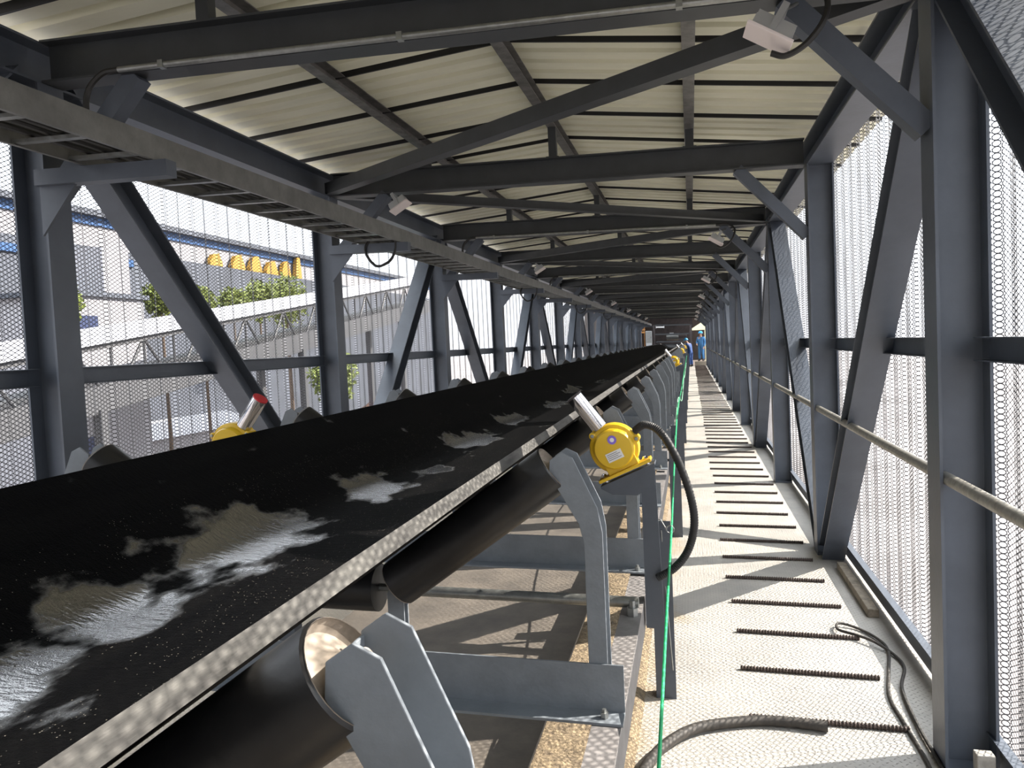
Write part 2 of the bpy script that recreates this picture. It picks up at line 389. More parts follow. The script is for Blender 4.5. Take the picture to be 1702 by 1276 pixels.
# ------------------------------------------------------------------ steel frame
def column(x, n):
    b = MB(); b.prism(hprof(0.178, 0.15, 0.011, 0.009), (x, 0, 0.0), (x, 0, ZB), (1, 0, 0), (0, 1, 0))
    b.box(x - 0.089, x + 0.089, -0.075, 0.075, 0.001, 0.02)
    return b.build('steel_column', 'steel')
def diagonal(x, up):
    # in the truss plane; from the column head at one end to the floor at the other
    ya, za, yb, zb = (0.10, ZB, BAY - 0.10, 0.02) if up else (0.10, 0.02, BAY - 0.10, ZB)
    d = Vector((0, yb - ya, zb - za)).normalized(); v = Vector((0, d.z, -d.y))
    b = MB(); b.prism(hprof(0.15, 0.15, 0.010, 0.008), (x, ya, za), (x, yb, zb), v, (1, 0, 0))
    return b.build('diagonal_brace', 'steel')
for s, x in ((1, XR), (-1, XL)):
    nm = 'right' if s > 0 else 'left'
    c0 = column(x, 0); c0.location.y = fy(0)
    tag(c0, 'dark grey steel H column of the %s wall, nearest the camera' % nm, 'column', 'columns of the %s wall' % nm)
    for n in [m for m in range(-2, NF) if m != 0]:
        if n < 0: lb = 'dark grey steel H column of the %s wall, %s one behind the camera' % (nm, 'first' if n == -1 else 'second')
        elif n == 15: lb = 'dark grey steel H column of the %s wall, last one at the far end' % nm
        else: lb = 'dark grey steel H column of the %s wall, %s counted from the camera' % (nm, ordw(n + 1))
        dup(c0, (0, BAY * n, 0), lb)
    # sloping braces: tops meet on even frames, feet on odd frames
    dn = diagonal(x, True); up = diagonal(x, False)
    dn.location.y += fy(0); up.location.y += fy(1)
    tag(dn, 'dark steel brace of the %s wall sloping from first column head to second foot' % nm, 'brace', 'sloping braces of the %s wall' % nm)
    tag(up, 'dark steel brace of the %s wall sloping from second column foot to third head' % nm, 'brace', 'sloping braces of the %s wall' % nm)
    for n in range(-2, 15):
        if n in (0, 1): continue
        src = dn if n % 2 == 0 else up
        a = n if n % 2 == 0 else n - 1
        if n == -1: lb = 'dark steel brace of the %s wall sloping up to first column head beside the camera' % nm
        elif n < 0: lb = 'dark sloping steel brace of the %s wall, behind the camera' % nm
        else: lb = 'dark sloping steel brace of the %s wall, between its %s and %s columns' % (nm, ordw(n + 1), ordw(n + 2))
        dup(src, (0, BAY * a, 0), lb)
    # chords and girts
    b = MB(); b.prism(hprof(ZT - ZB, 0.178, 0.011, 0.009), (x, YB, (ZB + ZT) / 2), (x, YE, (ZB + ZT) / 2), (0, 0, 1), (1, 0, 0))
    tag(b.build('top_chord', 'steel'), 'long dark H beam running along the head of the %s wall' % nm, 'beam')
    xg = x + s * 0.055
    gx = x + s * 0.102
    b = MB(); zl = 1.44 if s < 0 else 1.50
    prof = [(0, 0), (0, 0.085), (0.05, 0.085), (0.05, 0.08), (0.005, 0.08), (0.005, 0.005), (0.05, 0.005), (0.05, 0)]
    gi = None
    x0g = x - 0.03 * s
    for n in range(-3, 15):
        if gi is None:
            b = MB(); b.prism([(-p[0] * s, p[1]) for p in prof], (x + s * 0.085, 0.05, zl), (x + s * 0.085, BAY - 0.05, zl), (1, 0, 0), (0, 0, 1))
            gi = b.build('wall_girt', 'steel'); gi.location.y += fy(-3); o = gi
            tag(o, 'horizontal channel rail at mid height on the %s wall, third bay behind the camera' % nm, 'rail', 'mid height rails of the %s wall' % nm)
        else:
            o = dup(gi, (0, BAY * (n + 3), 0))
        if n == -1: lb = 'bay beside the camera'
        elif n < 0: lb = '%s bay behind the camera' % ('second' if n == -2 else 'third')
        else: lb = 'bay after the %s column' % ordw(n + 1)
        o['label'] = 'horizontal channel rail at mid height on the %s wall, %s' % (nm, lb)
    b = MB(); xx = x + s * 0.108
    b.box(xx - s * 0.006, xx, YB, YE, 0.014, 0.13); b.box(xx - s * 0.04, xx, YB, YE, 0.13, 0.136)
    tag(b.build('toe_angle', 'steel'), 'long dark angle iron along the foot of the perforated %s wall' % nm, 'angle iron')

# tie beams, roof struts, knee braces
bb = MB(); bb.prism(hprof(ZT - ZB, 0.12, 0.010, 0.008), (-2.84, 0, (ZB + ZT) / 2), (0.84, 0, (ZB + ZT) / 2), (0, 0, 1), (0, 1, 0))
beam = bb.build('tie_beam', 'steel2'); beam.location.y = fy(0)
tag(beam, 'dark steel tie beam crossing under the roof, nearest the camera', 'beam', 'roof tie beams')
for n in range(-2, NF):
    if n == 0: continue
    dup(beam, (0, BAY * n, 0), 'dark steel tie beam under the roof, ' + ('%s behind the camera' % ('first' if n == -1 else 'second') if n < 0 else ('last at the far end' if n == 15 else '%s from the camera' % ordw(n + 1))))
# horizontal zigzag braces between the beams: right end on even frames, left end on odd frames
def zig(fromright):
    ya, yb = 0.08, BAY - 0.08
    p0, p1 = ((0.84, ya, 0), (-2.84, yb, 0)) if fromright else ((-2.84, ya, 0), (0.84, yb, 0))
    d = (Vector(p1) - Vector(p0)).normalized(); u = Vector((-d.y, d.x, 0)); b = MB()
    z = 2.842
    prof = [(-0.045, 0), (0.045, 0), (0.045, 0.09), (0.039, 0.09), (0.039, 0.006), (-0.045, 0.006)]
    b.prism(prof, Vector(p0) + Vector((0, 0, z)), Vector(p1) + Vector((0, 0, z)), u, (0, 0, 1))
    return b.build('roof_brace', 'steel2')
za, zb_ = zig(True), zig(False); za.location.y += fy(0); zb_.location.y += fy(1)
for z, l in ((za, 'first'), (zb_, 'second')):
    tag(z, 'slanting angle brace lying across under the roof in the %s bay from the camera' % l, 'brace', 'zigzag roof braces')
for n in range(-2, 15):
    if n in (0, 1): continue
    dup(za if n % 2 == 0 else zb_, (0, BAY * (n - (n % 2)), 0), 'slanting angle brace lying across under the roof, ' + ('%s bay from the camera' % ordw(n + 1) if n >= 0 else '%s bay behind the camera' % ('first' if n == -1 else 'second')))
def knee(s):
    if s > 0: p0, p1 = (0.375, 0, 2.835), (0.852, 0, 2.33)
    else: p0, p1 = (-2.375, 0, 2.835), (-2.852, 0, 2.33)
    d = (Vector(p1) - Vector(p0)).normalized(); u = Vector((-d.z, 0, d.x))
    b = MB(); b.prism([(-0.04, -0.04), (0.04, -0.04), (0.04, 0.04), (-0.04, 0.04)], p0, p1, u, (0, 1, 0))
    return b.build('knee_brace', 'steel')
for s in (1, -1):
    kb = knee(s); kb.location.y = fy(0); nm = 'right' if s > 0 else 'left'
    tag(kb, 'short dark knee brace between the nearest tie beam and the %s column' % nm, 'brace', 'knee braces of the %s wall' % nm)
    for n in range(-2, NF):
        if n == 0: continue
        dup(kb, (0, BAY * n, 0), 'short dark knee brace at the head of the %s column on the %s' % (ordw(n + 1), nm) if n > 0 else 'short dark knee brace %s behind the camera on the %s' % ('first' if n == -1 else 'second', nm))
    # (n = -1, -2 stand behind the camera)

# purlins and the little ridge posts
for x, z, nm in ((-0.99, 3.255, 'along the roof ridge'), (0.04, 3.155, 'under the right roof slope'), (-2.02, 3.155, 'under the left roof slope')):
    b = MB(); 
    b.prism([(-0.035, 0), (0.035, 0), (0.035, 0.006), (-0.029, 0.006), (-0.029, 0.074), (0.035, 0.074), (0.035, 0.08), (-0.035, 0.08)], (x, YB, z), (x, YE, z), (1, 0, 0), (0, 0, 1))
    tag(b.build('roof_purlin', 'purlin'), 'long worn grey purlin running ' + nm, 'purlin', 'roof purlins')
    b = MB(); b.box(x - 0.03, x + 0.03, -0.03, 0.03, ZT, z - 0.001); b.box(x - 0.05, x + 0.05, -0.045, 0.045, ZT, ZT + 0.008)
    po = b.build('purlin_post', 'steel2'); po.location.y = fy(0)
    w_ = 'ridge purlin' if x == -0.99 else ('right purlin' if x > 0 else 'left purlin')
    tag(po, 'small dark post carrying the %s on the tie beam nearest the camera' % w_, 'post', 'purlin posts')
    for n in range(-2, NF):
        if n: dup(po, (0, BAY * n, 0), 'small dark post carrying the %s on the %s tie beam%s' % (w_, ordw(n + 1) if n > 0 else ordw(-n), '' if n > 0 else ' behind the camera'))

# roof sheets
def roof_slope(x0, x1, z0, z1):
    b = MB(); sheet = 0.74; y = YB - 0.2; rows = []
    while y < YE + 0.2:
        for k in range(4):
            q = y + k * sheet / 4
            rows += [(q + 0.0, 0.0), (q + 0.115, 0.0), (q + 0.130, 0.034), (q + 0.170, 0.034)]
        rows[-1] = (y + sheet - 0.016, 0.034)
        rows += [(y + sheet - 0.015, -0.012), (y + sheet - 0.001, -0.012)]
        y += sheet
    vs = []
    for yy, dz in rows:
        vs += [(x0, yy, z0 + dz), (x1, yy, z1 + dz)]
    n = len(rows)
    vs2 = vs + [(a, bb_, c + 0.03) for a, bb_, c in [(x0, rows[0][0], z0 + 0.03), (x1, rows[0][0], z1 + 0.03), (x0, rows[-1][0], z0 + 0.03), (x1, rows[-1][0], z1 + 0.03)]]
    fs = [(2 * i, 2 * i + 1, 2 * i + 3, 2 * i + 2) for i in range(n - 1)] + [(2 * n, 2 * n + 2, 2 * n + 3, 2 * n + 1)]
    b.add(vs2, fs)
    for i in range(n - 1):
        if rows[i][1] < 0 or rows[i + 1][1] < 0: b.m[i] = 1
    o = b.build('ceiling', ['roof', 'rubber']); tag(o, kind='structure'); return o
roof_slope(1.35, -0.99, 3.20 - 0.10, 3.345); roof_slope(-0.99, -3.33, 3.345, 3.10)

# ------------------------------------------------------------------ handrail pipe on the walkway side, one length a bay
b = MB(); b.cyl((0.886, 0.006, 1.075), (0.886, BAY - 0.006, 1.075), 0.023, 14)
hr = b.build('handrail_pipe', 'rail', smooth=True); hr.location.y += fy(-1)
tag(hr, 'grey handrail pipe beside the camera on the right wall', 'handrail', 'handrail lengths between the right columns')
for n in range(0, 15): dup(hr, (0, BAY * (n + 1), 0), 'grey handrail pipe between the %s and %s columns on the right' % (ordw(n + 1), ordw(n + 2)))

# ------------------------------------------------------------------ cable tray
tr = empty('cable_tray', (-2.4, 0, 2.43))
tag(tr, 'long grey ladder cable tray hung along the left wall', 'cable tray')
for xr, s in ((-2.235, 1), (-2.60, -1)):
    b = MB(); b.prism([(0, 0), (0, 0.11), (-0.018 * s, 0.11), (-0.018 * s, 0.107), (-0.003 * s, 0.107), (-0.003 * s, 0.003), (-0.018 * s, 0.003), (-0.018 * s, 0)], (xr, YB, 2.425), (xr, YE, 2.425), (1, 0, 0), (0, 0, 1))
    b.build('side_rail', 'tray', tr)
nr = 0; y = 0.3
ysr = []
while y < YE: ysr.append(y); y += 0.29
def rung(ys, stuff=False):
    b = MB()
    for y in ys: b.box(-2.597, -2.238, y - 0.016, y + 0.016, 2.432, 2.447)
    o = b.build('rung', 'galv', tr)
    if stuff: o['kind'] = 'stuff'
    return o
for y in ysr[:98]: rung([y])
rung(ysr[98:], True)
for i, xc in enumerate((-2.32, -2.37, -2.43, -2.50)):
    b = MB(); rr = random.Random(i)
    b.tube(bez([(xc + rr.uniform(-.012, .012), YB + 3 * k, 2.462 + rr.uniform(0, .006)) for k in range(18)], 3), 0.012 + 0.002 * (i % 2), 8)
    tag(b.build('power_cable', 'cable', smooth=True), 'black cable lying in the ladder tray, %s from the tray rail facing the belt' % ordw(i + 1), 'cable', 'cables in the tray')
# brackets that carry the tray
br = empty('tray_bracket', (-2.85, 0, 2.30))
b = MB(); b.prism([(-0.035, 0), (0.035, 0), (0.035, 0.07), (-0.035, 0.07)], (-2.85, 0, 2.352), (-2.17, 0, 2.352), (0, 1, 0), (0, 0, 1)); b.build('arm', 'steel', br)
b = MB(); b.slab([(-2.85, 2.352), (-2.66, 2.352), (-2.85, 2.13)], -0.006, 0.006); b.build('gusset', 'steel', br)
br.location.y = fy(0) - 0.10
tag(br, 'dark bracket arm under the cable tray at the nearest left column', 'bracket', 'tray brackets')
for n in range(1, NF): dup(br, (0, BAY * n, 0), 'dark bracket arm under the cable tray at the %s left column' % ordw(n + 1))
dup(br, (0, -BAY, 0), 'dark bracket arm under the cable tray at the left column behind the camera')
# loops of cable hanging under the tray
for n in (1, 3, 5, 7):
    y = fy(n) - 0.13
    b = MB(); b.tube(bez([(-2.5, y, 2.45), (-2.53, y - .02, 2.36), (-2.44, y - .03, 2.24), (-2.33, y - .02, 2.27), (-2.28, y, 2.36), (-2.27, y, 2.45)]), 0.011, 8)
    tag(b.build('cable_loop', 'cable', smooth=True), 'black cable loop hanging below the tray at the %s left column' % ordw(n + 1), 'cable', 'cable loops under the tray')

# ------------------------------------------------------------------ floodlights
def floodlight(c, s, n):
    cx_, cy_, cz_ = c
    root = empty('floodlight', c)
    nn = Vector((-0.50 * s, -0.18, -0.84)).normalized()      # the way it faces
    a = Vector((0.86 * s, 0, -0.5)); a = (a - nn * a.dot(nn)).normalized(); bdir = nn.cross(a)
    C = Vector(c)
    def obox(mb, ca, cb, cn, ha, hb, hn, mi=0):
        ctr = C + a * ca + bdir * cb + nn * cn
        vs = [ctr + a * (i * ha) + bdir * (j * hb) + nn * (k * hn) for i in (-1, 1) for j in (-1, 1) for k in (-1, 1)]
        mb.add(vs, [(0, 1, 3, 2), (4, 6, 7, 5), (0, 4, 5, 1), (2, 3, 7, 6), (0, 2, 6, 4), (1, 5, 7, 3)], mi)
    m = MB(); obox(m, 0, 0, 0.0, 0.086, 0.052, 0.006); m.build('lamp_cover', 'lens', root, bevel=0.002)
    for q in (-0.042, 0.042):
        m = MB(); obox(m, q, 0, -0.027, 0.031, 0.040, 0.020)
        for f in range(5): obox(m, q, -0.034 + 0.017 * f, -0.055, 0.029, 0.002, 0.010)
        h_ = m.build('heat_sink', 'alu', root)
        m = MB(); m.cyl(C + a * q + nn * -0.06, C + a * q + nn * -0.08, 0.008, 8); m.build('screw', 'chrome', h_)
    m = MB()
    for q in (-0.05, 0.05): obox(m, 0, q * 0.9, -0.06, 0.012, 0.002, 0.06)
    obox(m, 0, 0, -0.12, 0.012, 0.047, 0.002); m.build('mounting_bracket', 'alu', root)
    m = MB(); top = C + nn * -0.12; m.cyl(top, Vector((cx_ + 0.115 * s, cy_ + 0.105, 2.80)), 0.007, 8); m.build('stem', 'galv', root)
    return root
lights_r = [n for n in (0, 2, 4, 6, 8, 10, 12, 14)]
lights_l = [n for n in (1, 3, 5, 7, 9, 11, 13)]
for s, lst, nm in ((1, lights_r, 'right'), (-1, lights_l, 'left')):
    cx_ = 0.300 if s > 0 else -2.20
    src = floodlight((cx_, fy(lst[0]) - 0.17, 2.650 if s > 0 else 2.69), s, lst[0])
    for i, n in enumerate(lst):
        o = src if i == 0 else dup(src, (0, BAY * (n - lst[0]), 0))
        tag(o, 'small square floodlight hung under the roof on the %s, %s from the camera' % (nm, ordw(i + 1) if i else 'nearest'), 'light', 'floodlights on the %s' % nm)
# conduits along the beams that feed the right lights
b = MB(); b.cyl((-2.42, -0.075, 2.842), (0.31, -0.075, 2.842), 0.0135, 12)
for q in (-2.2, -1.1, 0.0): b.box(q - 0.012, q + 0.012, -0.092, -0.06, 2.826, 2.858)
cd = b.build('conduit_pipe', 'galv', smooth=True); cd.location.y += fy(0)
b = MB(); b.tube(bez([(0.31, -0.075, 2.842), (0.42, -0.09, 2.845), (0.50, -0.13, 2.79), (0.49, -0.17, 2.70), (0.43, -0.18, 2.62), (0.36, -0.17, 2.585), (0.31, -0.165, 2.60)]), 0.011, 8)
cl = b.build('lamp_cable', 'cable', smooth=True); cl.location.y += fy(0)
b = MB(); b.tube(bez([(-2.42, -0.075, 2.842), (-2.50, -0.08, 2.83), (-2.57, -0.09, 2.76), (-2.585, -0.09, 2.66), (-2.57, -0.05, 2.55), (-2.50, 0.0, 2.475)]), 0.013, 8)
c2 = b.build('feed_cable', 'cable', smooth=True); c2.location.y += fy(0)
for i, n in enumerate(lights_r):
    k = ordw(n + 1)
    for src, base, lb, gp in ((cd, 'conduit', 'thin grey conduit pipe along the foot of the %s tie beam' % k, 'conduits on the beams'),
                              (cl, 'cable', 'black cable drooping to the floodlight under the right of the %s tie beam' % k, 'floodlight cables'),
                              (c2, 'cable', 'black flexible cable from the %s tie beam down into the tray' % k, 'tray feed cables')):
        o = src if i == 0 else dup(src, (0, BAY * n, 0)); tag(o, lb, base, gp)

# ------------------------------------------------------------------ rebar treads on the walkway
b = MB(); r0, seg, L = 0.0095, 8, 0.61
prof = []; h = 0.0
while h < L: prof += [(r0, h), (r0, h + .004), (r0 + .0045, h + .006), (r0 + .0045, h + .009), (r0, h + .012)]; h += 0.0145
b.lathe((0.185, 0, 0.011), (1, 0, 0), prof, seg)
rb = b.build('rebar_tread', 'rust'); ry0 = 3.32; rb.location.y += ry0
# 91 treads
for i in range(91):
    o = rb if i == 0 else dup(rb, (random.uniform(-.014, .014), 0.4925 * i, 0))
    if i: o.rotation_euler.z = random.uniform(-.018, .018)
    tag(o, 'rusty ribbed rebar tread across the walkway plate, %s from the camera' % (ordw(i + 1) if i else 'nearest'), 'rebar tread', 'rebar treads on the walkway')

# ------------------------------------------------------------------ conveyor
CX = -1.085
def rise(y): return 0.055 * (1 - math.exp(-max(y, 0) / 7.0))
def beltgrid(profile, ys, zf):
    b = MB(); n = len(profile); vs = []
    for y in ys:
        for x, z in profile: vs.append((x, y, z + zf(y)))
    fs = []; mi = []
    for i in range(len(ys) - 1):
        for k in range(n):
            k2 = (k + 1) % n; fs.append((i * n + k, i * n + k2, (i + 1) * n + k2, (i + 1) * n + k))
    b.add(vs, fs)
    b.f.append(list(range(n))[::-1]); b.m.append(0); b.f.append([(len(ys) - 1) * n + k for k in range(n)]); b.m.append(0)
    return b
ysb = [ -5.2 + 0.3 * i for i in range(184)]
def half(s):  # top profile from centre to rim (right, s=+1)
    return [(CX + s * a, z) for a, z in [(0.0, 1.003), (0.06, 1.0035), (0.12, 1.006), (0.18, 1.012), (0.24, 1.030), (0.30, 1.068), (0.36, 1.114), (0.43, 1.163), (0.50, 1.216), (0.582, 1.276)]]
topR = half(1); topL = [(x, z - 0.018 * min(1, abs(x - CX) / 0.58) ** 2) for x, z in half(-1)]
t = 0.026
botR = [(x + (0.012 if x > CX + 0.2 else 0), z - t) for x, z in topR]; botL = [(x - (0.012 if x < CX - 0.2 else 0), z - t) for x, z in topL]
prof = topL[::-1] + topR[1:] + botR[::-1] + botL[1:]
cb = empty('conveyor_belt', (CX, 0, 0.3)); tag(cb, 'long black troughed conveyor belt, wet with dark slurry, running down the gallery', 'conveyor belt')
b = beltgrid(prof, ysb, rise)
nt_ = len(topL) + len(topR) - 1; n = len(prof)
for i, f in enumerate(b.f[:-2]):
    k = i % n
    if k == nt_ - 1 or k == n - 1 or k == nt_ - 2 and False: b.m[i] = 1
cr_ = b.build('carrying_run', ['belt', 'beltedge'], cb, smooth=True)
b = beltgrid([(CX - 0.56, 0.312), (CX + 0.56, 0.312), (CX + 0.56, 0.30), (CX - 0.56, 0.30)], ysb, lambda y: 0)
rt = b.build('return_run', 'retbelt', cb); rt['label'] = 'brown dusty underside run of the belt'

# stringers
for s, nm in ((1, 'walkway side'), (-1, 'cable tray side')):
    f = lambda x: CX + s * (x - CX)
    b = MB(); b.prism([(0, 0), (0, 0.12), (-0.075 * s, 0.12), (-0.075 * s, 0.112), (-0.008 * s, 0.112), (-0.008 * s, 0.008), (-0.075 * s, 0.008), (-0.075 * s, 0)], (f(-0.205), -5, 0.50), (f(-0.205), 47.5, 0.50), (1, 0, 0), (0, 0, 1))
    tag(b.build('conveyor_stringer', 'stringer'), 'long dusty steel channel carrying the idlers on the ' + nm, 'stringer')
    b = MB(); x0, x1 = f(-0.203), f(-0.115)
    b.box(x0, x1, -0.004, 0.004, 0.0, 0.80); b.box(x0, x0 + s * 0.008, 0.004, 0.07, 0.0, 0.80)
    lg = b.build('stringer_leg', 'steel'); lg.location.y += 3.45
    tag(lg, 'dark angle iron conveyor leg on the %s, nearest the camera' % nm, 'leg frame', 'conveyor legs on the ' + nm)
    lg['category'] = 'support post'
    for i in range(1, 15): dup(lg, (0, 2.9 * i, 0), 'dark angle iron conveyor leg on the %s, %s from the camera' % (nm, ordw(i + 1)))
    dup(lg, (0, -2.9, 0), 'dark angle iron conveyor leg on the %s, beside the camera' % nm)

# idler sets
def idler():
    r = empty('idler_set', (CX, 0, 0.62))
    b = MB(); b.box(CX - 0.885, CX + 0.885, -0.053, -0.047, 0.621, 0.752); b.box(CX - 0.885, CX + 0.885, -0.12, -0.053, 0.621, 0.628)
    b.build('base_angle', 'idler', r)
    ax = Vector((0.464, 0, 0.336)).normalized(); nrm = Vector((-ax.z, 0, ax.x))
    RR = 0.067
    for s in (1, -1):
        m = lambda x: CX + s * (x - CX)
        poly = [(-.291, .752), (-.291, 1.070), (-.302, 1.120), (-.376, 1.250), (-.373, 1.288), (-.342, 1.310), (-.312, 1.296), (-.252, 1.165), (-.241, 1.10), (-.241, .63), (-.291, .63)]
        poly2 = [(-.291, .752), (-.291, 1.070), (-.302, 1.120), (-.376, 1.250), (-.372, 1.285), (-.368, 1.285), (-.369, 1.252), (-.296, 1.121), (-.285, 1.071), (-.285, .752)]
        b = MB()
        b.slab([(m(x), z) for x, z in poly], -0.047, -0.041); b.slab([(m(x), z) for x, z in poly], 0.041, 0.047)
        b.slab([(m(x), z) for x, z in poly2], -0.041, 0.041)
        k_ = b.build('side_bracket', 'idler', r, bevel=0.0015)
        b = MB(); b.lathe((m(-.25), -0.09, .629), (0, 0, 1), [(.011, 0), (.011, .014), (.006, .014), (.006, .022)], 6); b.build('bolt', 'galv', k_)
        # inner post carrying the low end of the wing roller
        b = MB(); b.slab([(m(-.862), .752), (m(-.862), .90), (m(-.838), .93), (m(-.814), .90), (m(-.814), .752)], -0.018, -0.012); b.slab([(m(-.862), .752), (m(-.862), .90), (m(-.838), .93), (m(-.814), .90), (m(-.814), .752)], 0.012, 0.018)
        b.build('roller_post', 'idler', r)
        p0 = Vector((m(-.834), 0, .924)); p1 = Vector((m(-.370), 0, 1.260)); d = (p1 - p0); L = d.length
        b = MB(); b.lathe(p0, d, [(RR - .004, 0), (RR, .004), (RR, L - .004), (RR - .004, L)], 32)
        b.f = b.f[:-2]; b.m = b.m[:-2]
        w_ = b.build('wing_roller', 'roller', r, smooth=True)
        for pp, dd in ((p0, d), (p1, -d)):
            b = MB(); b.lathe(pp, dd, [(0.0, -.030), (.011, -.030), (.011, -.004), (.022, -.004), (.024, .004), (.040, .016), (.056, .018), (.0615, .010), (.064, -.001), (RR - .0035, 0.0)], 32)
            b.f = b.f[:-1]; b.m = b.m[:-1]
            b.build('roller_end', 'rollend', w_, smooth=True)
    b = MB(); b.cyl((CX - .195, 0, .909), (CX + .195, 0, .909), RR, 28); cr2 = b.build('centre_roller', 'roller', r, smooth=True)
    b = MB(); b.cyl((CX - .235, 0, .909), (CX + .235, 0, .909), 0.011, 10); b.build('shaft', 'galv', cr2)
    return r
idl = idler(); Yi0, DI = 2.045, 1.29
idl.location.y = Yi0
tag(idl, 'grey bracketed trough idler under the belt beside the nearest column, second from the camera', 'idler', 'trough idlers')
for i in range(-2, 36):
    if i == 0: continue
    y = Yi0 + DI * i
    lb = 'grey bracketed trough idler under the belt, ' + ('nearest the camera' if i == -1 else ('behind the camera' if i < -1 else '%s from the camera' % ordw(i + 2)))
    dup(idl, (0, DI * i, rise(y) - rise(Yi0)), lb)
# tie pipe across the frame beyond the second idler
b = MB(); b.cyl((CX - 0.87, 2.78, 0.655), (-0.215, 2.78, 0.655), 0.020, 14)
tp = b.build('tie_pipe', 'galv', smooth=True); tag(tp, 'pale pipe lying across the conveyor frame under the yellow switch', 'pipe', 'tie pipes')
b = MB(); b.lathe((-0.235, 2.74, 0.62), (0, 0, 1), [(.020, 0), (.020, .03), (.011, .03), (.011, .055)], 6)
tag(b.build('hex_bolt', 'galv'), 'large hexagon bolt on the walkway side stringer by the pale pipe', 'bolt')

# dirt on the floor under the frame
b = MB(False); rr = random.Random(3); nx, ny = 14, 260
vs = []
for j in range(ny + 1):
    y = 0.4 + 12.0 * j / ny
    for i in range(nx + 1):
        x = -0.95 + 0.72 * i / nx
        e = math.sin(math.pi * i / nx) ** 0.6 * min(1, j / 4, (ny - j) / 4)
        zz = 0.008 + e * (0.028 + 0.03 * math.sin(y * 3.1 + x * 4) * math.sin(y * 1.3 + 2) + rr.uniform(0, .022)) + 0.0
        vs.append((x, y, zz - 0.03 * (e < 0.05) + K * x))
b.add(vs, [(j * (nx + 1) + i, j * (nx + 1) + i + 1, (j + 1) * (nx + 1) + i + 1, (j + 1) * (nx + 1) + i) for j in range(ny) for i in range(nx)])
tag(b.build('spilled_sand', 'sand', smooth=True), 'yellow brown spilled sand heaped on the floor under the conveyor frame', 'sand', kind='stuff')

